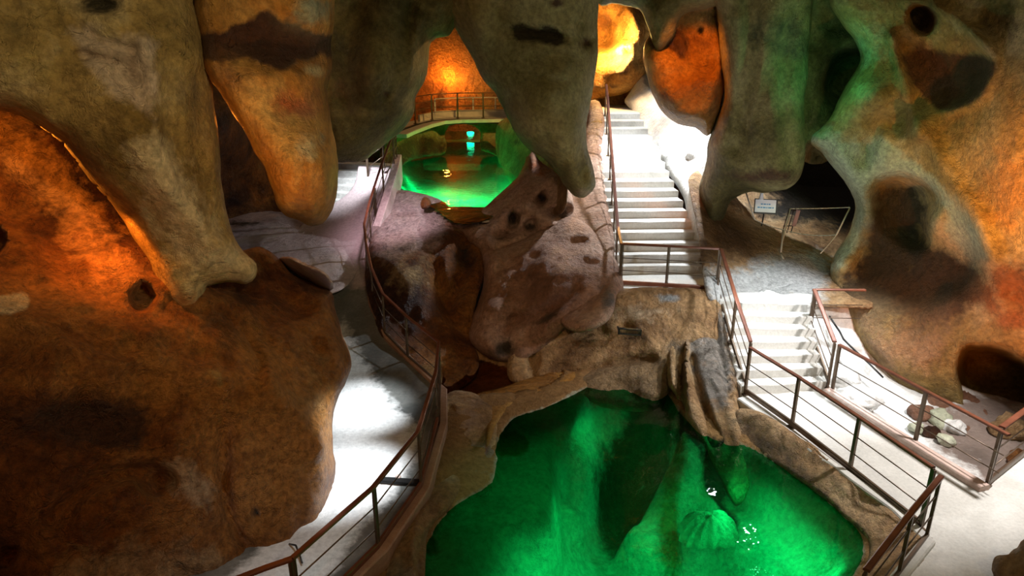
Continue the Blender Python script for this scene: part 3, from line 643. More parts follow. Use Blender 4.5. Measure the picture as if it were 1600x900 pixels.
# ---- right wall with the pale green column
rock('wall_right', [(1300, -350), (2200, -350), (2200, 1000), (1760, 800), (1600, 680), (1500, 664), (1420, 625), (1366, 575), (1325, 520), (1304, 470), (1296, 436), (1304, 400), (1329, 356), (1334, 318), (1318, 281), (1290, 244), (1284, 236), (1276, 232), (1266, 224), (1268, 210), (1282, 200), (1296, 186), (1306, 160), (1330, 120), (1345, 92), (1336, 66), (1318, 44), (1300, 12), (1290, -60)],
     [(1300, -200, 11.5), (1600, -200, 10), (1340, 80, 13.2), (1270, 215, 13.6), (1330, 330, 14.6), (1300, 440, 15.0), (1480, 200, 12.4), (1600, 100, 10.8), (1600, 300, 11.2), (1540, 400, 12.2), (1440, 420, 13.6), (1400, 600, 13.9), (1500, 650, 13.6), (1600, 660, 12.9), (2100, 300, 8.5), (2100, 800, 8.5)],
     1.8, 'tan', 7, (36, .9), ((0.6, .16, 3, (1, 1, .6)), (2, .06, 4, (1, 1, .6)), (7, .015, 3, (1, 1, 1))),
     feats=[('g', [(1376, 286), (1400, 276), (1440, 288), (1460, 318), (1452, 344), (1440, 380), (1400, 372), (1372, 340)], 16, .9), ('g', [(1396, 76), (1430, 70), (1500, 84), (1550, 96), (1535, 140), (1500, 170), (1470, 172), (1440, 150), (1420, 120)], 26, .25),
            ('g', [(1425, 8), (1450, 6), (1462, 24), (1448, 50), (1430, 44)], 7, .7), ('l', [(1394, 60), (1420, 150), (1436, 210)], 9, -.3), ('l', [(1520, 50), (1552, 90), (1530, 150), (1480, 175)], 10, -.22), ('l', [(1420, 5), (1480, 20), (1540, 70)], 10, -.2),
            ('l', [(1440, 200), (1490, 290), (1530, 350), (1545, 400)], 18, -.3), ('g', [(1340, 370), (1420, 362), (1500, 376), (1530, 410), (1500, 450), (1400, 470), (1330, 440)], 26, .5), ('l', [(1312, 240), (1340, 300), (1345, 360), (1320, 420)], 12, -.2),
            ('g', [(1500, 566), (1514, 546), (1540, 544), (1580, 560), (1640, 600), (1640, 660), (1560, 650), (1522, 640), (1508, 610)], 10, 2.2), ('p', 1590, 460, 30, 30, 0, .15), ('l', [(1350, 250), (1380, 190), (1400, 200), (1430, 160)], 12, .3), ('p', 1370, 150, 26, 22, 0, -.35), ('p', 1352, 228, 5, 14, -30, .2)],
     stains_lighting=[('g', [(1402, 88), (1440, 78), (1500, 88), (1552, 100), (1535, 140), (1500, 170), (1470, 172), (1440, 150), (1420, 120)], 9, (.10, .045, .018), 1), ('g', [(1265, 205), (1340, 215), (1400, 230), (1470, 290), (1530, 360), (1545, 410), (1500, 400), (1460, 300), (1430, 280), (1370, 285), (1345, 380), (1300, 420), (1330, 330), (1290, 250)], 12, (.56, .62, .42), .9),
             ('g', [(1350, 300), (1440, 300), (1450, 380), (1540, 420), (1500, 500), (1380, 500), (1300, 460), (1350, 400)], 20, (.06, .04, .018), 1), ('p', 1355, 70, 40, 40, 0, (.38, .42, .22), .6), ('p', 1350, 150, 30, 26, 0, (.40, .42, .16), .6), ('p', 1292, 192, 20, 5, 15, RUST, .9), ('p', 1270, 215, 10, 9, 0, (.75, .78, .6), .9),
             ('p', 1444, 30, 16, 22, 0, (.12, .05, .03), 1), ('g', [(1520, 440), (1600, 400), (1700, 420), (1700, 520), (1600, 520), (1540, 500)], 18, (.46, .19, .06), .7), ('p', 1560, 390, 30, 20, 0, (.10, .09, .05), .6), ('g', [(1330, 470), (1480, 470), (1480, 560), (1400, 580), (1340, 520)], 20, (.36, .22, .11), .7), ('p', 1385, 500, 30, 24, 0, MOSS, .5), ('p', 1450, 455, 90, 34, 0, (.09, .055, .025), .8), ('p', 1560, 20, 40, 50, 0, (.15, .10, .04), .6), ('p', 1580, 300, 50, 80, 0, (.60, .33, .11), .8), ('p', 1400, 520, 60, 50, 0, (.30, .17, .07), .7)],  # orange-red and amber patches carry the orange lamp light in their colour
     kind='structure')


# ------------------------------------------------------------------ ribbons and slabs
def add_stain_lighting(ob, cols):
    ca = ob.data.color_attributes.new('stain_lighting', 'FLOAT_COLOR', 'POINT')
    ca.data.foreach_set('color', np.asarray(cols, np.float32).ravel())


def slab(name, poly_world, thick, mat, nzamp=0.02, res=0.15, kind='structure', label=None, cat=None, tintf=None):
    """a cast slab with a gently uneven top; poly_world: (x,y,z) outline, z from a plane fit by tps"""
    pw = np.asarray(poly_world, float)
    o = []
    for i in range(len(pw)):
        a, b = pw[i], pw[(i + 1) % len(pw)]
        k = max(1, int(np.linalg.norm(b - a) / res))
        for t in range(k): o.append(a + (b - a) * t / k)
    o = np.array(o)
    x0, y0 = o[:, :2].min(0); x1, y1 = o[:, :2].max(0)
    gx, gy = np.meshgrid(np.arange(x0, x1, res), np.arange(y0, y1, res))
    g = np.stack([gx.ravel(), gy.ravel()], 1) + rng.uniform(-.2, .2, (gx.size, 2)) * res
    g = g[inside(g, o[:, :2])]; g = g[seg_dist(g, o[:, :2]) > res * .4]
    allp = np.vstack([o[:, :2], g])
    r = geometry.delaunay_2d_cdt([Vector(p) for p in allp], [], [list(range(len(o)))], 1, 1e-4)
    vv = np.array([tuple(v) for v in r[0]])
    c = pw.copy(); c[:, :2] *= 50
    z = tps(c, vv * 50, 1e-3) if np.ptp(pw[:, 2]) > 1e-6 else np.full(len(vv), pw[0, 2])
    top = np.column_stack([vv, z])
    top[:, 2] += nzamp * fract(top, .8, 4)
    bot = top.copy(); bot[:, 2] -= thick
    n = len(vv)
    faces = [tuple(f) for f in r[2]] + [tuple(i + n for i in reversed(f)) for f in r[2]]
    e = seg_dist(vv, o[:, :2]); rim = [i for i in range(n) if e[i] < 1e-5]
    # side walls from boundary edges
    from collections import Counter
    cnt = {}
    for f in r[2]:
        for i in range(3):
            a, b = f[i], f[(i + 1) % 3]; cnt.setdefault((min(a, b), max(a, b)), []).append((a, b))
    for k, v in cnt.items():
        if len(v) == 1:
            a, b = v[0]; faces.append((b, a, a + n, b + n))
    verts = np.vstack([top, bot]); org = verts.mean(0); org[2] = verts[:, 2].min()
    ob = mesh_obj(name, verts, faces, M[mat], None, False, org)
    st = np.zeros((2 * n, 4))
    if tintf is not None: st[:n] = tintf(top)
    add_stain_lighting(ob, st)
    return prop(ob, label, cat, None, kind)


def W(*pts):
    return [tuple(PZ(x, y, z)) for x, y, z in pts]


WATER = -0.3
FAR_WATER = 2.2

# ---- right walkway
slab('walkway_right', W((1155, 628, 0), (1400, 803, 0), (1447, 851, 0), (1405, 903, 0), (1330, 1010, 0), (1250, 1150, 0), (2300, 1150, 0), (1950, 690, 0), (1600, 708, 0), (1538, 768, 0), (1400, 680, 0), (1292, 613, 0), (1165, 605, 0)), .45, 'concrete', .015)
# upper landing
slab('landing', W((962, 450, 1.2), (1118, 458, 1.2), (1160, 474, 1.2), (1265, 474, 1.2), (1290, 455, 1.2), (1260, 425, 1.2), (1150, 400, 1.2), (1090, 405, 1.2), (960, 405, 1.2)), .25, 'concrete', .01)


def add_box(bm, c, size, rot=None, bevel=0.0):
    r = bmesh.ops.create_cube(bm, size=1)
    vs = r['verts']
    for v in vs: v.co = Vector((v.co.x * size[0], v.co.y * size[1], v.co.z * size[2]))
    if bevel:
        es = list({e for v in vs for e in v.link_edges})
        rb = bmesh.ops.bevel(bm, geom=es, offset=bevel, segments=2, affect='EDGES')
        vs = list({v for v in rb['verts']} | {v for v in vs if v.is_valid})
    m = Matrix.Translation(Vector(c)) @ (rot.to_4x4() if rot is not None else Matrix.Identity(4))
    for v in vs: v.co = m @ v.co
    return vs


def step_mesh(name, quad, z0, z1, mat, parent, wob=.012):
    """one cut stone step; quad = four (x,y) corners, slightly worn"""
    bm = bmesh.new()
    q = [Vector((p[0], p[1], 0)) for p in quad]
    n = 10
    rows = []
    for (za, ins) in ((z0, 0), (z1 - .02, 0), (z1, .02)):
        ring = []
        for i in range(4):
            a, b = q[i], q[(i + 1) % 4]; c = (q[0] + q[1] + q[2] + q[3]) / 4
            for t in range(n):
                p = a.lerp(b, t / n)
                p = p + (c - p).normalized() * ins
                nn = noise.noise_vector((p.x * 2.5, p.y * 2.5, za * 3)) * wob
                ring.append(bm.verts.new((p.x + nn.x, p.y + nn.y, za + (nn.z * .6 if za != z0 else 0))))
        rows.append(ring)
    L = len(rows[0])
    for r0, r1 in zip(rows, rows[1:]):
        for i in range(L):
            bm.faces.new((r0[i], r0[(i + 1) % L], r1[(i + 1) % L], r1[i]))
    bm.faces.new(rows[-1]); bm.faces.new(list(reversed(rows[0])))
    o = bm_obj(name, bm, mat, parent, False)
    add_stain_lighting(o, np.zeros((len(o.data.vertices), 4)))
    return o


def flight(name, label, left, right, zs, mat='concrete', sink=.35, overlap=.25, parts=True):
    """left/right: list of (x,y) nosing ends for every step plus one for the back of the last"""
    org = Vector(((left[0][0] + right[0][0]) / 2, (left[0][1] + right[0][1]) / 2, zs[0] - sink))
    root = base_empty(name, org, label, 'stairs')
    for i, z in enumerate(zs):
        a, b = left[i], right[i]; c, d = right[i + 1], left[i + 1]
        ex = [(b[0], b[1]), (c[0] + (c[0] - b[0]) * overlap, c[1] + (c[1] - b[1]) * overlap), (d[0] + (d[0] - a[0]) * overlap, d[1] + (d[1] - a[1]) * overlap)]
        quad = [(p[0] - org.x, p[1] - org.y) for p in ((a[0], a[1]), *ex)]
        step_mesh('step', quad, z - sink - org.z, z - org.z, M[mat], root)
    return root


# long white flight behind the landing
NS = 17
la, ra = [], []
for i in range(NS + 1):
    t = i / NS
    y = 15.55 + 0.33 * i + .009 * i * i
    la.append((2.36 + .35 * t, y)); ra.append((4.75 - .55 * t, y + .08))
flight('staircase', 'long white-lit staircase climbing from the landing to the back of the cave', la, ra, [1.2 + .183 * (i + 1) for i in range(NS)], sink=.45)
STAIR_TOP = 1.2 + .183 * NS
# short flight from the landing down to the walkway
A0, A1 = PZ(1160, 622, 0), PZ(1118, 462, 1.2); B0, B1 = PZ(1292, 612, 0), PZ(1262, 470, 1.2)
la = [tuple((A0 + (A1 - A0) * t)[:2]) for t in np.linspace(0.06, 1.0, 8)]
ra = [tuple((B0 + (B1 - B0) * t)[:2]) for t in np.linspace(0.06, 1.0, 8)]
flight('staircase', 'short white flight of steps from the landing down to the right walkway', la, ra, [1.2 / 7 * (i + 1) - .004 for i in range(7)], sink=.5)
# steps on the far part of the left path
la, ra = [], []
for i in range(8):
    t = i / 7
    z = 1.75 + .17 * i
    a = PZ(522 + 4 * t, 326 - 82 * t, z); b = PZ(574 + 26 * t, 326 - 60 * t, z)
    la.append((a[0] - .3, a[1])); ra.append((b[0], a[1] * .7 + b[1] * .3))
flight('staircase', 'curved white-lit stone steps at the far end of the left path', la, ra, [1.78 + .17 * i for i in range(7)], 'white', sink=.3)
# wide low block steps in the trench behind the right walkway
def world_rock_slab(*a, **k): return None

# top landing behind the long flight
slab('landing', [(2.3, 23.6, STAIR_TOP), (4.6, 23.6, STAIR_TOP), (4.8, 27, STAIR_TOP), (2.0, 27, STAIR_TOP)], .3, 'concrete', .02)


# ---- left path
def ribbon(name, L, R, mat, thick=.35, nzamp=.02, cross=14, step=.25, kind='structure', label=None, cat=None, tintf=None):
    Lw = np.array([PZ(*p) for p in L]); Rw = np.array([PZ(*p) for p in R])
    def cr(pts):
        out = []
        n = len(pts)
        for i in range(n - 1):
            p0, p1, p2, p3 = pts[max(i - 1, 0)], pts[i], pts[i + 1], pts[min(i + 2, n - 1)]
            for t in np.arange(8) / 8:
                out.append(.5 * ((2 * p1) + (-p0 + p2) * t + (2*p0 - 5*p1 + 4*p2 - p3) * t*t + (-p0 + 3*p1 - 3*p2 + p3) * t**3))
        out.append(pts[-1]); return np.array(out)
    Lc, Rc = cr(Lw), cr(Rw)
    rows = []
    for a, b in zip(Lc, Rc):
        rows.append([a + (b - a) * t for t in np.linspace(0, 1, cross)])
    V = np.array(rows); h, c = V.shape[:2]
    flat = V.reshape(-1, 3)
    flat[:, 2] += nzamp * fract(flat, 1.0, 4)
    n = len(flat); bot = flat.copy(); bot[:, 2] -= thick
    faces = []
    for i in range(h - 1):
        for j in range(c - 1):
            a = i * c + j
            faces.append((a, a + 1, a + c + 1, a + c)); faces.append((a + n + c, a + n + c + 1, a + n + 1, a + n))
        for j in (0, c - 1):
            a = i * c + j
            faces.append((a, a + c, a + c + n, a + n) if j == 0 else (a + c, a, a + n, a + c + n))
    for i in (0, h - 1):
        for j in range(c - 1):
            a = i * c + j; faces.append((a + 1, a, a + n, a + 1 + n) if i == 0 else (a, a + 1, a + 1 + n, a + n))
    verts = np.vstack([flat, bot]); org = verts.mean(0); org[2] = verts[:, 2].min()
    ob = mesh_obj(name, verts, faces, M[mat], None, True, org)
    st = np.zeros((2 * n, 4))
    if tintf is not None: st[:n] = tintf(flat)
    add_stain_lighting(ob, st)
    return prop(ob, label, cat, None, kind), V


PATH_R = [(430, 1060, 0), (545, 915, 0), (600, 862, 0), (664, 768, 0), (693, 665, 0), (693, 612, .08), (643, 566, .2), (605, 528, .3), (580, 475, .6), (575, 412, 1.2), (588, 348, 1.7), (603, 306, 2.35), (618, 262, 2.9)]
PATH_L = [(100, 1060, 0), (200, 915, 0), (330, 862, 0), (455, 790, 0), (480, 700, 0), (480, 630, .05), (500, 560, .15), (500, 510, .25), (470, 462, .55), (440, 410, 1.05), (400, 372, 1.3), (545, 300, 2.3), (560, 260, 2.9)]
PATH_L[10] = (470, 352, 1.5)


def path_lit_tint(v):
    st = np.zeros((len(v), 4))
    d = v - CAM; X = d[:, 0]; F = d[:, 1] * CT - d[:, 2] * ST; U = d[:, 1] * ST + d[:, 2] * CT
    px = 800 + F_PX * X / F; py = 450 - F_PX * U / F
    # white lamp light painted onto the floor beside the left rock
    wpl = np.array([(538, 500), (556, 540), (590, 600), (625, 640), (655, 668), (650, 720), (610, 780), (560, 830), (480, 960), (300, 960), (440, 820), (480, 700), (500, 560)], float)
    q = np.stack([px, py], 1); sd = seg_dist(q, wpl) * np.where(inside(q, wpl), 1, -1)
    a = np.clip(sd / 14 * .5 + .5, 0, 1)
    st[:, :3] = (.66, .67, .66); st[:, 3] = a * .9
    m = py < 452
    st[m, :3] = (.46, .37, .38); st[m, 3] = np.clip((460 - py[m]) / 20, 0, 1)
    return st


ribbon('path_left', PATH_L, PATH_R, 'path', .4, .03, 30, tintf=path_lit_tint)
# violet-grey floor beyond the near stalactite
rock('floor_left_back', [(300, 338), (440, 332), (480, 330), (560, 330), (560, 420), (520, 460), (460, 440), (400, 400), (330, 390)],
     [(330, 345, 20.5), (450, 336, 20.6), (540, 335, 20.6), (370, 385, 18.6), (440, 400, 17.6), (520, 400, 17.4), (510, 450, 16.2)], .4, 'violet', 6, (8, .1), ((0.7, .08, 3, (1, 1, 1)), (3, .02, 3, (1, 1, 1))),
     stains_lighting=[('p', 380, 350, 50, 7, 0, BLK, .7), ('p', 400, 372, 50, 10, -8, (.42, .34, .26), .7)], kind='structure')

# ---- pool bed and banks: one terrain through the water
pool_px = [(672, 842), (700, 800), (735, 775), (768, 755), (776, 720), (778, 688), (800, 655), (850, 638), (900, 614), (940, 594), (985, 586), (1028, 596), (1046, 622), (1070, 655), (1110, 685), (1165, 697), (1230, 735), (1300, 790), (1350, 850), (1338, 890), (1310, 940), (1240, 1020), (900, 1100), (640, 1000), (650, 900), (662, 870)]
pool_w = np.array([PZ(x, y, WATER)[:2] for x, y in catmull(pool_px, True, 14)])
brown_px = [(692, 640), (686, 600), (700, 575), (740, 560), (800, 575), (880, 585), (860, 606), (800, 622), (740, 630)]
brown_w = np.array([PZ(x, y, WATER)[:2] for x, y in catmull(brown_px, True, 14)])
xs = np.arange(-5.2, 7.6, .075); ys = np.arange(4.6, 16.2, .075)
gx, gy = np.meshgrid(xs, ys)
g = np.stack([gx.ravel(), gy.ravel()], 1)
sd = seg_dist(g, pool_w) * np.where(inside(g, pool_w), 1, -1)
sb = seg_dist(g, brown_w) * np.where(inside(g, brown_w), 1, -1)
def sm(x, a, b):
    t = np.clip((x - a) / (b - a), 0, 1); return t * t * (3 - 2 * t)
nz1 = np.array([noise.fractal((x * .8, y * .8, 3.1), 1, 2.1, 5) for x, y in g])
nz2 = np.array([noise.fractal((x * 3, y * 3, 7.1), 1, 2.1, 4) for x, y in g])
h = np.where(sd > 0, WATER - .10 * sm(sd, 0, .06) - .5 * sm(sd, .02, .5) - 1.15 * sm(sd, .4, 1.6), WATER + .03 + .16 * np.clip(-sd / .8, 0, 1))
h = h + nz1 * .22 * sm(sd, .1, 1.2) + nz2 * .035
h = np.where(sb > 0, np.minimum(h, WATER - .05 - .12 * sm(sb, 0, .5) + nz2 * .02), h)
# drowned boulders and ledges, placed by what shows through the surface
def bedpt(px, py): return PZ(px, py, WATER - .4)[:2]
def mound(px, py, rx, ry, a, amt, hard=1.0):
    global h
    cx, cy = bedpt(px, py); c, s = math.cos(math.radians(a)), math.sin(math.radians(a))
    dx, dy = g[:, 0] - cx, g[:, 1] - cy
    q = ((dx * c + dy * s) / rx) ** 2 + ((-dx * s + dy * c) / ry) ** 2
    h = h + amt * np.exp(-q ** hard) * sm(sd, .05, .5)
def ledge(pts, amt, soft=.12):
    global h
    pl = np.array([bedpt(x, y) for x, y in catmull(pts, True, 12)])
    s_ = seg_dist(g, pl) * np.where(inside(g, pl), 1, -1) + nz1 * .1
    h = h + amt * sm(s_, -soft, soft) * sm(sd, .02, .3)
ledge([(660, 800), (740, 760), (770, 700), (800, 660), (870, 640), (900, 650), (885, 700), (862, 760), (868, 815), (800, 845), (690, 850)], .75, .15)
ledge([(690, 870), (800, 850), (862, 830), (850, 880), (820, 960), (680, 960)], .55, .12)
ledge([(885, 690), (925, 680), (940, 720), (915, 760), (882, 750)], .5, .2)
ledge([(975, 765), (1010, 742), (1060, 700), (1085, 690), (1090, 730), (1060, 790), (1010, 800)], .7, .2)
mound(1000, 680, .8, 1.1, 0, -.9)
mound(1120, 720, .35, 1.4, 28, -.9)
mound(800, 715, .3, .25, 0, -.35)
mound(1200, 760, .8, .5, -40, .4)
h = np.where((sd > .05) & (h > WATER - .1), WATER - .1, h)
verts = np.column_stack([g, h]); nx = len(xs); ny = len(ys)
_A, _B = PZ(1157, 626, 0)[:2], PZ(1449, 849, 0)[:2]
_n = np.array([(_B - _A)[1], -(_B - _A)[0]]); _n /= np.linalg.norm(_n)
off = (g - _A) @ _n; off = off if ((np.array([8, 12]) - _A) @ _n) > 0 else -off
faces = [(j * nx + i, j * nx + i + 1, (j + 1) * nx + i + 1, (j + 1) * nx + i) for j in range(ny - 1) for i in range(nx - 1) if off[j * nx + i] < .3]
org = np.array([1, 10, h.min()])
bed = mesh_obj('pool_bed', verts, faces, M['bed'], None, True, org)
st = np.zeros((len(g), 4))
outp = np.clip(-sd / .1 + .5, 0, 1)
st[:, :3] = (.30, .17, .07); st[:, 3] = outp
def bed_stain_shade(pts, col, soft=.1, k=.9):
    pl = np.array([bedpt(x, y) for x, y in catmull(pts, True, 12)])
    s_ = seg_dist(g, pl) * np.where(inside(g, pl), 1, -1) + nz1 * .15
    a = k * sm(s_, -soft, soft) * (sd > 0)
    st[:, :3] = np.where((a > st[:, 3])[:, None], np.array(col), st[:, :3]); st[:, 3] = np.maximum(st[:, 3], a)
bed_stain_shade([(955, 640), (1010, 620), (1045, 640), (1050, 700), (1010, 745), (965, 770), (935, 720), (940, 670)], (.07, .07, .04), .25)  # dark olive patch paints the shade of the deep hole
bed_stain_shade([(1046, 640), (1080, 660), (1120, 720), (1160, 770), (1172, 800), (1150, 780), (1090, 720), (1060, 690)], (.03, .035, .03), .1)  # dark strip paints the ridge's shadow under the water
bed_stain_shade([(1045, 690), (1065, 700), (1070, 760), (1075, 820), (1040, 800), (1035, 740)], (.25, .15, .06), .15, .8)
bed_stain_shade([(782, 705), (805, 695), (825, 705), (805, 735), (782, 738)], (.22, .16, .06), .1)
bed_stain_shade([(664, 872), (685, 872), (690, 890), (670, 900)], (.22, .16, .06), .08)
add_stain_lighting(bed, st)
prop(bed, kind='structure')


def flat_water(name, poly, z, mat, label, grow=0.0, tex=None):
    """a thin sheet of water lying in its basin"""
    n = len(poly)
    c = poly.mean(0)
    pl = poly + (poly - c) / np.linalg.norm(poly - c, axis=1)[:, None] * grow
    r = geometry.delaunay_2d_cdt([Vector(p) for p in pl], [], [list(range(n))], 1, 1e-4)
    vv = np.array([(v[0], v[1], z) for v in r[0]])
    ob = mesh_obj(name, vv, [tuple(f) for f in r[2]], M[mat], None, False, np.array([c[0], c[1], z]))
    return prop(ob, label, 'water', None, 'stuff')


flat_water('pool_water', pool_w, WATER, 'green_water', 'clear green-lit water of the big near pool', .04)
flat_water('pool_water', brown_w, WATER, 'brown_water', 'shallow brown water between the left rail and the big boulder', .1)

# far pool
far_px = [(616, 236), (700, 222), (790, 236), (832, 262), (826, 290), (800, 312), (760, 338), (716, 345), (680, 322), (650, 308), (628, 300), (616, 270)]
far_w = np.array([PZ(x, y, FAR_WATER)[:2] for x, y in catmull(far_px, True, 8)])
flat_water('pool_water', far_w, FAR_WATER, 'green_water', 'green-lit water of the far pool in front of the bridge', .3)
fx, fy = np.meshgrid(np.arange(far_w[:, 0].min() - 1, far_w[:, 0].max() + 1, .22), np.arange(far_w[:, 1].min() - 1, far_w[:, 1].max() + 2, .22))
fg = np.stack([fx.ravel(), fy.ravel()], 1)
fsd = seg_dist(fg, far_w) * np.where(inside(fg, far_w), 1, -1)
fz = FAR_WATER - .12 - .2 * np.clip(fsd, -1, 0) * -0 + .0 * fsd
near = sm(fg[:, 1], 18.8, 20.6)
fz = FAR_WATER - .08 - 1.3 * sm(fsd, -.2, 1.3) * near + np.array([noise.fractal((x * .6, y * .6, 1), 1, 2, 4) for x, y in fg]) * .12
fz = np.minimum(fz, FAR_WATER - .05)
nx2 = fx.shape[1]; ny2 = fx.shape[0]
fb = mesh_obj('pool_bed', np.column_stack([fg, fz]), [(j * nx2 + i, j * nx2 + i + 1, (j + 1) * nx2 + i + 1, (j + 1) * nx2 + i) for j in range(ny2 - 1) for i in range(nx2 - 1) if fsd[j * nx2 + i] > -.15 or fg[j * nx2 + i, 1] > 24], M['bed'], None, True, np.array([fg[:, 0].mean(), fg[:, 1].mean(), fz.min()]))
st2 = np.zeros((len(fg), 4)); st2[:, :3] = (.25, .14, .06); st2[:, 3] = 1 - near
add_stain_lighting(fb, st2); prop(fb, kind='structure')
# pool seen through the arch under the bridge
b2 = np.array([PZ(x, y, FAR_WATER + .3)[:2] for x, y in [(660, 222), (780, 222), (790, 205), (660, 205)]])
flat_water('pool_water', b2, FAR_WATER + .3, 'green_water', 'strip of green water seen through the arch under the bridge')
slab('pool_bed', [(p[0], p[1], FAR_WATER - .6) for p in b2 * 1.0], .3, 'bed', .1, .6)

# deep ground that closes everything from below
slab('floor', [(-16, 1, -2.6), (16, 1, -2.6), (16, 40, -2.6), (-16, 40, -2.6)], .3, 'dark', .1, 1.2)
slab('floor', W((-900, 1400, -.35), (560, 1400, -.35), (540, 900, -.35), (560, 600, -.35), (300, 460, -.35), (-900, 460, -.35)), .3, 'brown', .05, .4)

# ---- trench behind the right walkway: ground, block steps, rubble
rock('floor_trench', [(1285, 600), (1276, 540), (1262, 500), (1262, 468), (1300, 458), (1345, 462), (1350, 490), (1400, 540), (1500, 600), (1640, 640), (1800, 700), (1800, 820), (1560, 800), (1530, 765), (1420, 695), (1290, 625)],
     [(1268, 475, 14.95), (1335, 470, 15.0), (1295, 530, 14.6), (1290, 610, 13.5), (1400, 600, 14.2), (1440, 690, 12.4), (1540, 760, 11.0), (1600, 700, 12.4), (1750, 700, 12.2)], .5, 'white', 7, (6, .1),
     ((0.9, .12, 3, (1, 1, 1)), (3, .05, 4, (1, 1, 1))), stains_lighting=[('g', [(1440, 650), (1520, 620), (1800, 640), (1800, 820), (1560, 800), (1520, 740), (1460, 700)], 14, (.26, .20, .17), .9), ('p', 1530, 715, 34, 14, 20, BLK, 1)], kind='structure')

# ---- rocks on the left bank of the near pool
rock('bank_rock', [(688, 640), (704, 612), (730, 610), (756, 622), (776, 650), (776, 690), (768, 730), (740, 752), (710, 765), (690, 750), (700, 700)],
     [(700, 630, 12.9), (770, 650, 12.6), (700, 750, 10.9), (765, 730, 11.2)], .8, 'brown', 5, (12, .3), ((1, .1, 3, (1, 1, 1)), (3, .04, 4, (1, 1, 1))),
     feats=[('l', [(706, 640), (704, 690), (694, 740)], 4, .25), ('l', [(704, 700), (740, 706), (770, 700)], 5, .08)],
     stains_lighting=[('g', [(704, 700), (776, 700), (768, 740), (700, 756)], 6, (.30, .22, .17), .8), ('p', 735, 655, 30, 40, 0, (.52, .36, .26), .5)],
     label='light brown rock on the pool bank below the left railing corner', cat='rock')
rock('bank_rock', [(640, 770), (680, 735), (712, 728), (730, 750), (720, 775), (700, 800), (680, 815), (668, 850), (664, 900), (672, 960), (660, 1040), (470, 1060), (540, 935), (590, 880), (625, 820)],
     [(680, 740, 10.9), (640, 780, 10.2), (670, 850, 9.2), (600, 880, 8.9), (560, 1000, 7.8), (700, 780, 10.3), (670, 1000, 7.8)], .8, 'brown', 6, (14, .35), ((1, .14, 3, (1, 1, 1)), (3, .05, 4, (1, 1, 1))),
     feats=[('l', [(640, 800), (610, 860), (590, 930)], 7, .2), ('l', [(700, 760), (660, 800), (640, 870)], 6, -.12), ('l', [(672, 830), (655, 870), (660, 920)], 5, .15)],
     stains_lighting=[('p', 620, 900, 40, 40, 0, (.36, .30, .20), .6), ('p', 700, 745, 22, 10, 30, (.62, .48, .34), .7), ('p', 640, 830, 20, 30, 0, (.5, .32, .12), .6)],
     label='yellow-brown rock bank dropping from the left walkway kerb to the pool', cat='rock')
rock('bank_rock', [(760, 700), (790, 640), (850, 612), (900, 590), (900, 575), (800, 600), (740, 618), (760, 640)], [(790, 640, 12.9), (890, 590, 14.2), (760, 625, 13.3)], .3, 'amber', 5, (8, .12), ((1, .06, 3, (1, 1, 1)),),
     label='low orange-brown ledge along the upper left edge of the pool', cat='rock')
# rock slope under the right kerb
rock('bank_right', [(1150, 640), (1180, 640), (1400, 800), (1450, 850), (1400, 940), (1340, 940), (1352, 880), (1355, 850), (1310, 800), (1240, 745), (1175, 705), (1155, 690)],
     [(1160, 645, 12.35), (1165, 695, 12.0), (1240, 700, 11.35), (1300, 745, 10.6), (1400, 822, 9.45), (1440, 868, 8.9), (1350, 850, 9.5), (1370, 930, 8.4)], .5, 'brown', 5, (8, .12), ((1, .06, 3, (1, 1, 1)), (3, .03, 4, (1, 1, 1))),
     stains_lighting=[('g', [(1150, 650), (1300, 770), (1360, 860), (1340, 900), (1200, 740)], 14, (.16, .09, .035), .8)], kind='structure')


def loft_bar(name, pts, w, hgt, mat, parent=None, zoff=0.0, org=None):
    """a cast kerb or beam following pts (list of 3D), rectangular section with softened top"""
    pts = [Vector(p) for p in pts]
    prof = [(-w/2, -hgt/2), (w/2, -hgt/2), (w/2, hgt/2 - .02), (w/2 - .02, hgt/2), (-w/2 + .02, hgt/2), (-w/2, hgt/2 - .02)]
    if hgt < .06 or w < .06:
        prof = [(-w/2, -hgt/2), (w/2, -hgt/2), (w/2, hgt/2 - hgt*.25), (w/2 - w*.15, hgt/2), (-w/2 + w*.15, hgt/2), (-w/2, hgt/2 - hgt*.25)]
    bm = bmesh.new(); rows = []
    o = Vector(org) if org is not None else pts[0].copy()
    for i, p in enumerate(pts):
        a = (p - pts[i - 1]) if i > 0 else (pts[i + 1] - p)
        b = (pts[i + 1] - p) if i < len(pts) - 1 else a
        a2 = a.normalized(); b2 = b.normalized()
        sa = Vector((a2.y, -a2.x, 0)).normalized(); sb_ = Vector((b2.y, -b2.x, 0)).normalized()
        side = (sa + sb_).normalized(); sc = 1 / max(.5, side.dot(sa))
        rows.append([bm.verts.new(p - o + side * (u * sc) + Vector((0, 0, v + zoff))) for u, v in prof])
    for r0, r1 in zip(rows, rows[1:]):
        for k in range(len(prof)):
            bm.faces.new((r0[k], r0[(k + 1) % len(prof)], r1[(k + 1) % len(prof)], r1[k]))
    bm.faces.new(rows[0]); bm.faces.new(list(reversed(rows[-1])))
    ob = bm_obj(name, bm, mat, parent, False, o if parent is None else None)
    return ob


def densify(pts, n=6):
    return [tuple(v) for v in catmull([tuple(p) for p in pts], False, 10 ** 9)] if n == 0 else [tuple(np.array(a) + (np.array(b) - np.array(a)) * t / n) for a, b in zip(pts, pts[1:]) for t in range(n)] + [tuple(pts[-1])]


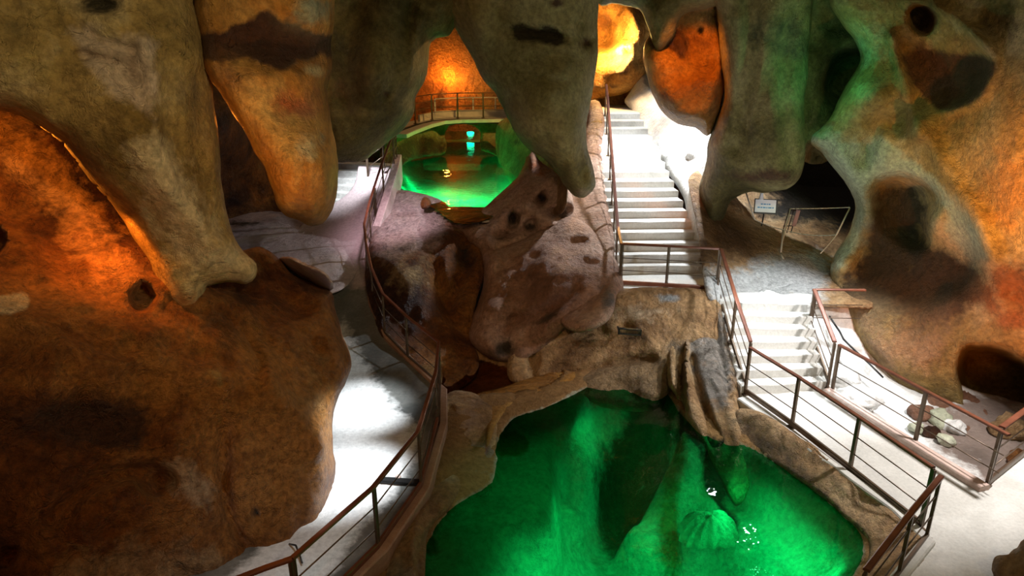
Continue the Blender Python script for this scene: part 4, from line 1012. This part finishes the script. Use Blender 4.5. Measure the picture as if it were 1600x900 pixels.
k = loft_bar('kerb_right', W((1157, 626, .0), (1400, 801, .0), (1449, 849, 0), (1405, 903, 0), (1325, 1010, 0)), .16, .26, M['concrete'], zoff=-.06); add_stain_lighting(k, np.zeros((len(k.data.vertices), 4))); prop(k, kind='structure')
k = loft_bar('kerb_trench', W((1292, 613, 0), (1400, 681, 0), (1538, 767, 0)), .2, .3, M['kerb'], zoff=-.06); add_stain_lighting(k, np.zeros((len(k.data.vertices), 4))); prop(k, kind='structure')
k = loft_bar('kerb_left', W(*[(x, y, z) for x, y, z in PATH_R[:10]]), .14, .30, M['kerb_brown'], zoff=-.09); add_stain_lighting(k, np.zeros((len(k.data.vertices), 4))); prop(k, kind='structure')
# parapet along the far part of the left path
k = loft_bar('parapet', W((588, 356, 1.75), (603, 310, 2.4), (617, 264, 2.95), (622, 244, 3.1)), .22, .8, M['violet'], zoff=-.35); add_stain_lighting(k, np.zeros((len(k.data.vertices), 4))); prop(k, kind='structure')

# ---- bridge
bl = W((606, 210, 3.45), (622, 203, 3.52), (649, 193.5, 3.6), (675, 187.5, 3.63), (715, 185, 3.65), (787, 184, 3.65), (830, 186, 3.65))
br = base_empty('footbridge', bl[2], 'curved footbridge deck with a pale edge crossing behind the far pool', 'bridge')
loft_bar('deck', [Vector(p) + Vector((0, .5, 0)) for p in bl], 1.3, .14, M['rail_white'], br, -.1, org=bl[2])
loft_bar('edge_beam', bl, .14, .2, M['black'], br, -.12, org=bl[2])
loft_bar('kickboard', [Vector(p) + Vector((0, 1.15, 0)) for p in bl[2:]], .08, .3, M['rail_white'], br, .1, org=bl[2])


# ------------------------------------------------------------------ railings
def tube(bm, a, b, r, seg=8):
    a = Vector(a); b = Vector(b); d = b - a
    rot = d.to_track_quat('Z', 'Y').to_matrix().to_4x4()
    res = bmesh.ops.create_cone(bm, cap_ends=True, segments=seg, radius1=r, radius2=r, depth=d.length, matrix=Matrix.Translation((a + b) / 2) @ rot)
    return res['verts']


def railing(name, label, base, height=1.0, posts=None, mids=(.36, .66), low=None, hand='rail_red', post='rail_metal', psize=.045, hw=.075, hh=.035, mid_r=.010, group=None, rail_from=None, basemat='rail_metal', plate=True, top_extra=None):
    base = [Vector(p) for p in base]
    org = base[0]
    root = base_empty(name, org, label, 'railing', group)
    up = Vector((0, 0, 1))
    tops = [p + up * height for p in base]
    if top_extra: tops = [Vector(p) for p in top_extra[0]] + tops + [Vector(p) for p in top_extra[1]]
    h_ = loft_bar('handrail', tops, hw, hh, M[hand], root, 0, org=org)
    for m in mids:
        bm = bmesh.new()
        for a, b in zip(base, base[1:]):
            tube(bm, a + up * height * m - org, b + up * height * m - org, mid_r, 6)
        bm_obj('mid_rail', bm, M['rail_metal'], root, True)
    if low:
        loft_bar('bottom_rail', [p + up * low for p in base], .05, .09, M[basemat], root, 0, org=org)
    idx = posts if posts is not None else range(len(base))
    for i in idx:
        if isinstance(i, tuple):
            k, t = i; p = base[k].lerp(base[k + 1], t); q = p
            j = k
        else:
            p = base[i]; j = min(i, len(base) - 2)
        dirv = base[j + 1] - base[j]; rz = math.atan2(dirv.y, dirv.x)
        bm = bmesh.new()
        R = Matrix.Rotation(rz, 3, 'Z')
        add_box(bm, p + up * (height / 2 - .01) - org, (psize, psize * .7, height), R)
        add_box(bm, p + up * (height / 2 - .01) - org + R @ Vector((psize * .75, 0, 0)), (psize * .35, psize * .9, height - .03), R)
        if plate: add_box(bm, p + up * .012 - org, (.13, .11, .024), R)
        bm_obj('post', bm, M[post], root)
    return root


# right walkway, pool side
railing('railing', 'brown railing along the pool side of the right walkway', W((1163, 616, 0), (1236, 668, 0), (1326, 738, 0), (1436, 826, 0)), .98, low=.09)
railing('railing', 'brown railing coming towards the viewer from the right walkway corner', W((1447, 843, 0), (1404, 900, 0), (1330, 1005, 0)), 1.0, low=.07, mids=(.4, .72))
# sloping one beside the short flight
railing('railing', 'sloping brown railing down the pool side of the short steps', W((1120, 456, 1.2), (1142, 536, .65), (1164, 606, .05)), .98, low=.1)
# landing front
railing('railing', 'straight brown railing across the front edge of the landing', W((969, 445, 1.2), (1040, 449, 1.2), (1118, 454, 1.2)), .97, low=.06, hh=.05, basemat='rail_red')
# stairs
sb_ = [PZ(966, 440, 1.25)]
pts = []
for i in range(8):
    t = i / 7
    y = 14.6 + 7.6 * t
    z = 1.25 if i == 0 else min(STAIR_TOP, 1.2 + .183 * max(0, (y - 15.3) / .40))
    pts.append((2.42 + .52 * t, y, z))
railing('railing', 'dark railing climbing the left side of the long white staircase', pts, .95, mids=(.3, .62))
# trench side of the right walkway
railing('railing', 'short sloping railing on the wall side of the short steps', W((1262, 521, .62), (1292, 606, .02)), .98, low=.18, hw=.085)
railing('railing', 'level railing stub running from the short steps to the wall', W((1264, 521, .62), (1340, 522, .62)), .98, posts=[0])
railing('railing', 'long brown railing between the right walkway and the rubble trench', W((1299, 613, 0), (1428, 694, 0), (1552, 772, 0), (1640, 830, 0))[:3] , 1.0, posts=[0, 1])
railing('railing', 'brown railing leaving the right edge of the picture above the trench', W((1541, 760, 0), (1605, 708, 0), (1720, 620, 0)), 1.02, low=.08, mids=(.32, .62), psize=.06, hw=.09)

# left path railing
LB = W((470, 985, 0), (591, 862, 0), (658, 765, 0), (684, 662, 0))
railing('railing', 'long brown handrail bending along the near left walkway beside the pool', LB, 1.0, low=.1, basemat='rail_red', hw=.07, mids=(.36, .7))
railing('railing', 'brown railing stub turning left at the bottom of the picture', W((470, 985, 0), (430, 1001, 0), (330, 1045, 0)), 1.0, posts=[0, 2])
LC = W((684, 662, 0), (688, 607, .06), (638, 562, .2), (602, 524, .32), (584, 480, .55), (576, 440, .9), (573, 408, 1.2))
railing('railing', 'curved brown railing around the bend of the left path', LC, .98, low=.06, hw=.06)
railing('railing', 'brown railing climbing the far left path beside the parapet', W((573, 408, 1.2), (580, 375, 1.5), (588, 345, 1.75), (600, 308, 2.35), (616, 262, 2.92), (620, 246, 3.1)), .95, hw=.06)
railing('railing', 'reddish railing left of the far white steps', W((575, 280, 2.6), (600, 262, 2.95), (616, 248, 3.1)), .95, hw=.06, posts=[0, 1, 2])
railing('railing', 'dark railing on the near edge of the far footbridge', bl[1:], 1.0, posts=[0, 1, 2, 3, (3, .55)], hw=.06, mids=(.3, .5, .75))
far = [Vector(p) + Vector((0, 1.2, 0)) for p in bl[3:]]
railing('railing', 'pale railing on the far side of the footbridge', far, .75, hand='rail_white', post='rail_white', posts=[0, (1, .3), (1, .8)], hw=.05, mids=(.5,))

# ------------------------------------------------------------------ sign and rope barrier
def pole(name, a, b, r, mat, label=None, cat=None, parent=None):
    bm = bmesh.new(); a = Vector(a); b = Vector(b)
    tube(bm, (0, 0, 0), b - a, r, 8)
    o = bm_obj(name, bm, M[mat], parent, True, a)
    if label: prop(o, label, cat)
    return o


sp = P(1196, 322, 17.3)
sg = base_empty('sign', sp, 'small white sign with two lines of blue print on the dark ground', 'sign')
Rs = Matrix.Rotation(math.radians(-14), 3, 'Z') @ Matrix.Rotation(math.radians(-20), 3, 'X')
def sgbox(name, c, size, mat, bev=0.0):
    bm = bmesh.new(); add_box(bm, Rs @ Vector(c), size, Rs, bev); return bm_obj(name, bm, M[mat], sg)
sgbox('board', (0, 0, 0), (.50, .02, .32), 'board', .004)
sgbox('frame', (.01, .03, -.005), (.56, .03, .38), 'black')
for row, wd in ((.045, (.05, .06, .03, .05)), (-.04, (.06, .04, .07, .03, .08, .04))):
    bm = bmesh.new()
    xx = -sum(wd) / 2 - .01 * len(wd) / 2
    for wi in wd:
        add_box(bm, Rs @ Vector((xx + wi / 2, -.012, row)), (wi, .004, .035), Rs); xx += wi + .014
    bm_obj('print_line', bm, M['ink'], sg)
bm = bmesh.new(); tube(bm, Rs @ Vector((0, .05, 0)), (0, .1, -.6), .02); bm_obj('stake', bm, M['black'], sg)
bm = bmesh.new()
v = bmesh.ops.create_cone(bm, cap_ends=True, segments=10, radius1=.06, radius2=.03, depth=.2, matrix=Matrix.Translation((-.1, .08, .26)))
bm_obj('lamp_cap', bm, M['board'], sg, True)

poles = [((1163, 292, 17.8), (1179, 343, 17.1), 'pale leaning post at the left end of the rope barrier'),
         ((1235, 326, 17.0), (1222, 380, 16.6), 'pale bent post in the middle of the rope barrier'),
         ((1328, 325, 15.7), (1307, 367, 15.5), 'pale leaning post beside the green column')]
for a, b, lb in poles:
    pole('barrier_post', pd(*b), pd(*a), .018, 'rope', lb, 'post')
pole('barrier_post', pd(1224, 405, 16.2), pd(1220, 396, 16.4), .028, 'rope', 'short pale foot of the bent barrier post', 'post')
pole('barrier_post', pd(1220, 396, 16.4), pd(1224, 360, 16.7), .022, 'rope', 'white lower rod of the rope barrier standing in the light', 'post')
def rope(name, a, b, sag, label):
    a = np.array(pd(*a)); b = np.array(pd(*b)); bm = bmesh.new()
    pts = [a + (b - a) * t + np.array((0, 0, -sag * 4 * t * (1 - t))) for t in np.linspace(0, 1, 13)]
    for p, q in zip(pts, pts[1:]): tube(bm, Vector(p - a), Vector(q - a), .012, 6)
    o = bm_obj(name, bm, M['rope'], None, True, a); prop(o, label, 'rope')
rope('rope', (1179, 343, 17.1), (1228, 360, 16.7), .03, 'short low rope running right from the left barrier post')
rope('rope', (1228, 360, 16.7), (1307, 367, 15.5), .06, 'low rope reaching from the middle post towards the green column')
rope('rope', (1235, 326, 17.0), (1328, 324, 15.7), .01, 'high straight rope across the dark hollow')
rope('rope', (1307, 367, 15.5), (1282, 396, 15.4), .02, 'loose rope end hanging down near the foot of the green column')
pm = base_empty('notice_plate', pd(1240, 342, 17.1), 'mauve plate on a small dark easel beside the sign', 'plate')
bm = bmesh.new(); add_box(bm, (.06, 0, .02), (.10, .03, .42), Matrix.Rotation(.15, 3, 'Y'), .005); bm_obj('plate', bm, M['mauve'], pm)
bm = bmesh.new()
for dx in (-.12, 0, .1): tube(bm, (dx, .05, .25), (dx - .08, .1, -.38), .012)
tube(bm, (-.14, .05, .2), (.14, .05, .2), .012); tube(bm, (-.2, .08, -.2), (.1, .08, -.2), .012)
bm_obj('easel', bm, M['black'], pm)

# black grating fixed on the tan wall under the landing
fx_ = base_empty('wall_grating', pd(984, 518, 13.85), 'small dark metal grating box on the tan wall under the landing', 'grating')
bm = bmesh.new()
Rg = Matrix.Rotation(math.radians(4), 3, 'Y')
for z in (-.055, .055): add_box(bm, Rg @ Vector((0, 0, z)), (.47, .07, .02), Rg)
for x in (-.225, .225): add_box(bm, Rg @ Vector((x, 0, 0)), (.02, .07, .12), Rg)
bm_obj('frame', bm, M['black'], fx_)
bm = bmesh.new()
for i in range(14): add_box(bm, Rg @ Vector((-.2 + i * .031, -.01, 0)), (.010, .03, .10), Rg)
bm_obj('grille', bm, M['rail_metal'], fx_)
for sx in (-.2, .2):
    bm = bmesh.new(); add_box(bm, Rg @ Vector((sx, .15, -.03)), (.03, .3, .03), Rg); bm_obj('bracket', bm, M['black'], fx_)

# black cable along the foot of the right wall
cb = [pd(*p) for p in ((1296, 494, 14.6), (1305, 508, 14.4), (1312, 518, 14.3), (1318, 530, 14.1), (1334, 546, 13.9), (1356, 566, 13.7), (1380, 590, 13.6))]
bm = bmesh.new()
for a, b in zip(cb, cb[1:]): tube(bm, Vector(a) - Vector(cb[0]), Vector(b) - Vector(cb[0]), .02, 8)
prop(bm_obj('cable', bm, M['black'], None, True, cb[0]), 'dark cable looping down the foot of the wall behind the railing stub', 'cable')
cb = [pd(*p) for p in ((452, 850, 9.1), (462, 852, 8.9), (468, 866, 8.8), (472, 880, 8.7))]
bm = bmesh.new()
for a, b in zip(cb, cb[1:]): tube(bm, Vector(a) - Vector(cb[0]), Vector(b) - Vector(cb[0]), .012, 8)
prop(bm_obj('cable', bm, M['black'], None, True, cb[0]), 'short black cable at the foot of the big left rock', 'cable')

# ------------------------------------------------------------------ loose rocks
def lump(name, loc, size, mat, label, seed, cat='rock', rz=0.0, group=None, detail=4, ang=.28):
    bm = bmesh.new(); bmesh.ops.create_icosphere(bm, subdivisions=detail, radius=1)
    for v in bm.verts:
        p = v.co.copy(); n = noise.fractal(p * 1.1 + Vector((seed, 0, 0)), 1, 2, 4)
        c = noise.cell(p * 1.3 + Vector((seed, 3, 1)))
        p = p * (1 + ang * n + .05 * c)
        v.co = Vector((p.x * size[0], p.y * size[1], p.z * size[2]))
    o = bm_obj(name, bm, M[mat], None, True, loc); o.rotation_euler = (0, 0, rz)
    add_stain_lighting(o, np.zeros((len(o.data.vertices), 4)))
    prop(o, label, cat, group); return o


lump('boulder', PZ(1606, 905, .15), (.34, .32, .42), 'brown', 'rounded brown boulder in the bottom right corner on the white floor', 3.3, 'boulder')
lump('block_rock', P(1312, 588, 13.9), (.42, .4, .22), 'white', 'smooth grey block rock just behind the first trench railing post', 5.1)
lump('block_rock', P(1338, 622, 13.3), (.42, .34, .2), 'white', 'flat grey block rock at the trench kerb', 8.4)
rub = [(1440, 645, 13.2, .22, 'pink', 'pinkish rubble stone behind the middle trench post'), (1468, 655, 13.1, .26, 'pale', 'pale rubble stone under the trench railing'),
       (1432, 668, 12.7, .14, 'pale', 'small cream stone at the foot of the trench post'), (1490, 668, 12.8, .2, 'white', 'white rubble stone in the trench centre'),
       (1456, 676, 12.6, .16, 'umber', 'dark brown stone low in the trench'), (1478, 688, 12.3, .15, 'pale', 'cream stone nearest the trench kerb'),
       (1580, 668, 12.7, .3, 'brown', 'brown stone in the dark end of the trench'), (1592, 720, 11.8, .22, 'umber', 'brown stone under the far right railing')]
for i, (x, y, d, s, m, lb) in enumerate(rub):
    lump('rubble_stone', P(x, y, d), (s, s * .9, s * .7), m, lb, i * 2.7 + 1, 'stone', i * .7, detail=3, ang=.45)
rock('rubble_boulder', [(1448, 600), (1500, 602), (1540, 625), (1556, 650), (1530, 670), (1505, 690), (1484, 698), (1466, 680), (1452, 650), (1444, 620)],
     [(1450, 610, 13.9), (1540, 640, 13.4), (1490, 690, 12.6)], .4, 'pink', 5, (14, .3), ((1.2, .12, 3, (1, 1, 1)), (4, .04, 4, (1, 1, 1))), label='large pinkish fluted stone leaning in the trench', cat='boulder')
lump('bank_stone', PZ(622, 745, .05), (.05, .05, .03), 'kerb', 'tiny stone chip on the left walkway', 2.2, 'stone', detail=2)
# drain plank across the left walkway
bm = bmesh.new(); add_box(bm, (0, 0, 0), (.62, .12, .05), Matrix.Rotation(-.12, 3, 'Z'), .006)
prop(bm_obj('plank', bm, M['kerb'], None, False, PZ(625, 752, .03)), 'pinkish plank lying across the near left walkway', 'plank')

# ribbed rock under the green water
bm = bmesh.new(); nu, nv = 60, 20; rows = []
c0 = PZ(1108, 818, -.95)
for j in range(nv + 1):
    v = j / nv; row = []
    for i in range(nu + 1):
        u = i / nu; th = v * math.pi / 2
        rx, ry = .46, .34
        a = u * 2 * math.pi
        rib = 1 + .09 * math.sin(a * 14)
        row.append(bm.verts.new((math.cos(a) * rx * math.cos(th * .92) * rib, math.sin(a) * ry * math.cos(th * .92) * rib, .42 * math.sin(th) + .04 * math.sin(a * 3))))
    rows.append(row)
for r0, r1 in zip(rows, rows[1:]):
    for i in range(nu): bm.faces.new((r0[i], r0[i + 1], r1[i + 1], r1[i]))
bmesh.ops.remove_doubles(bm, verts=bm.verts, dist=1e-4)
bmesh.ops.holes_fill(bm, edges=[e for e in bm.edges if e.is_boundary])
o = bm_obj('ribbed_rock', bm, M['bed'], None, True, c0 + np.array((0, 0, -.25))); o.rotation_euler = (0, 0, .1)
add_stain_lighting(o, np.zeros((len(o.data.vertices), 4)))
prop(o, 'ribbed pale rock lying under the green water', 'rock')
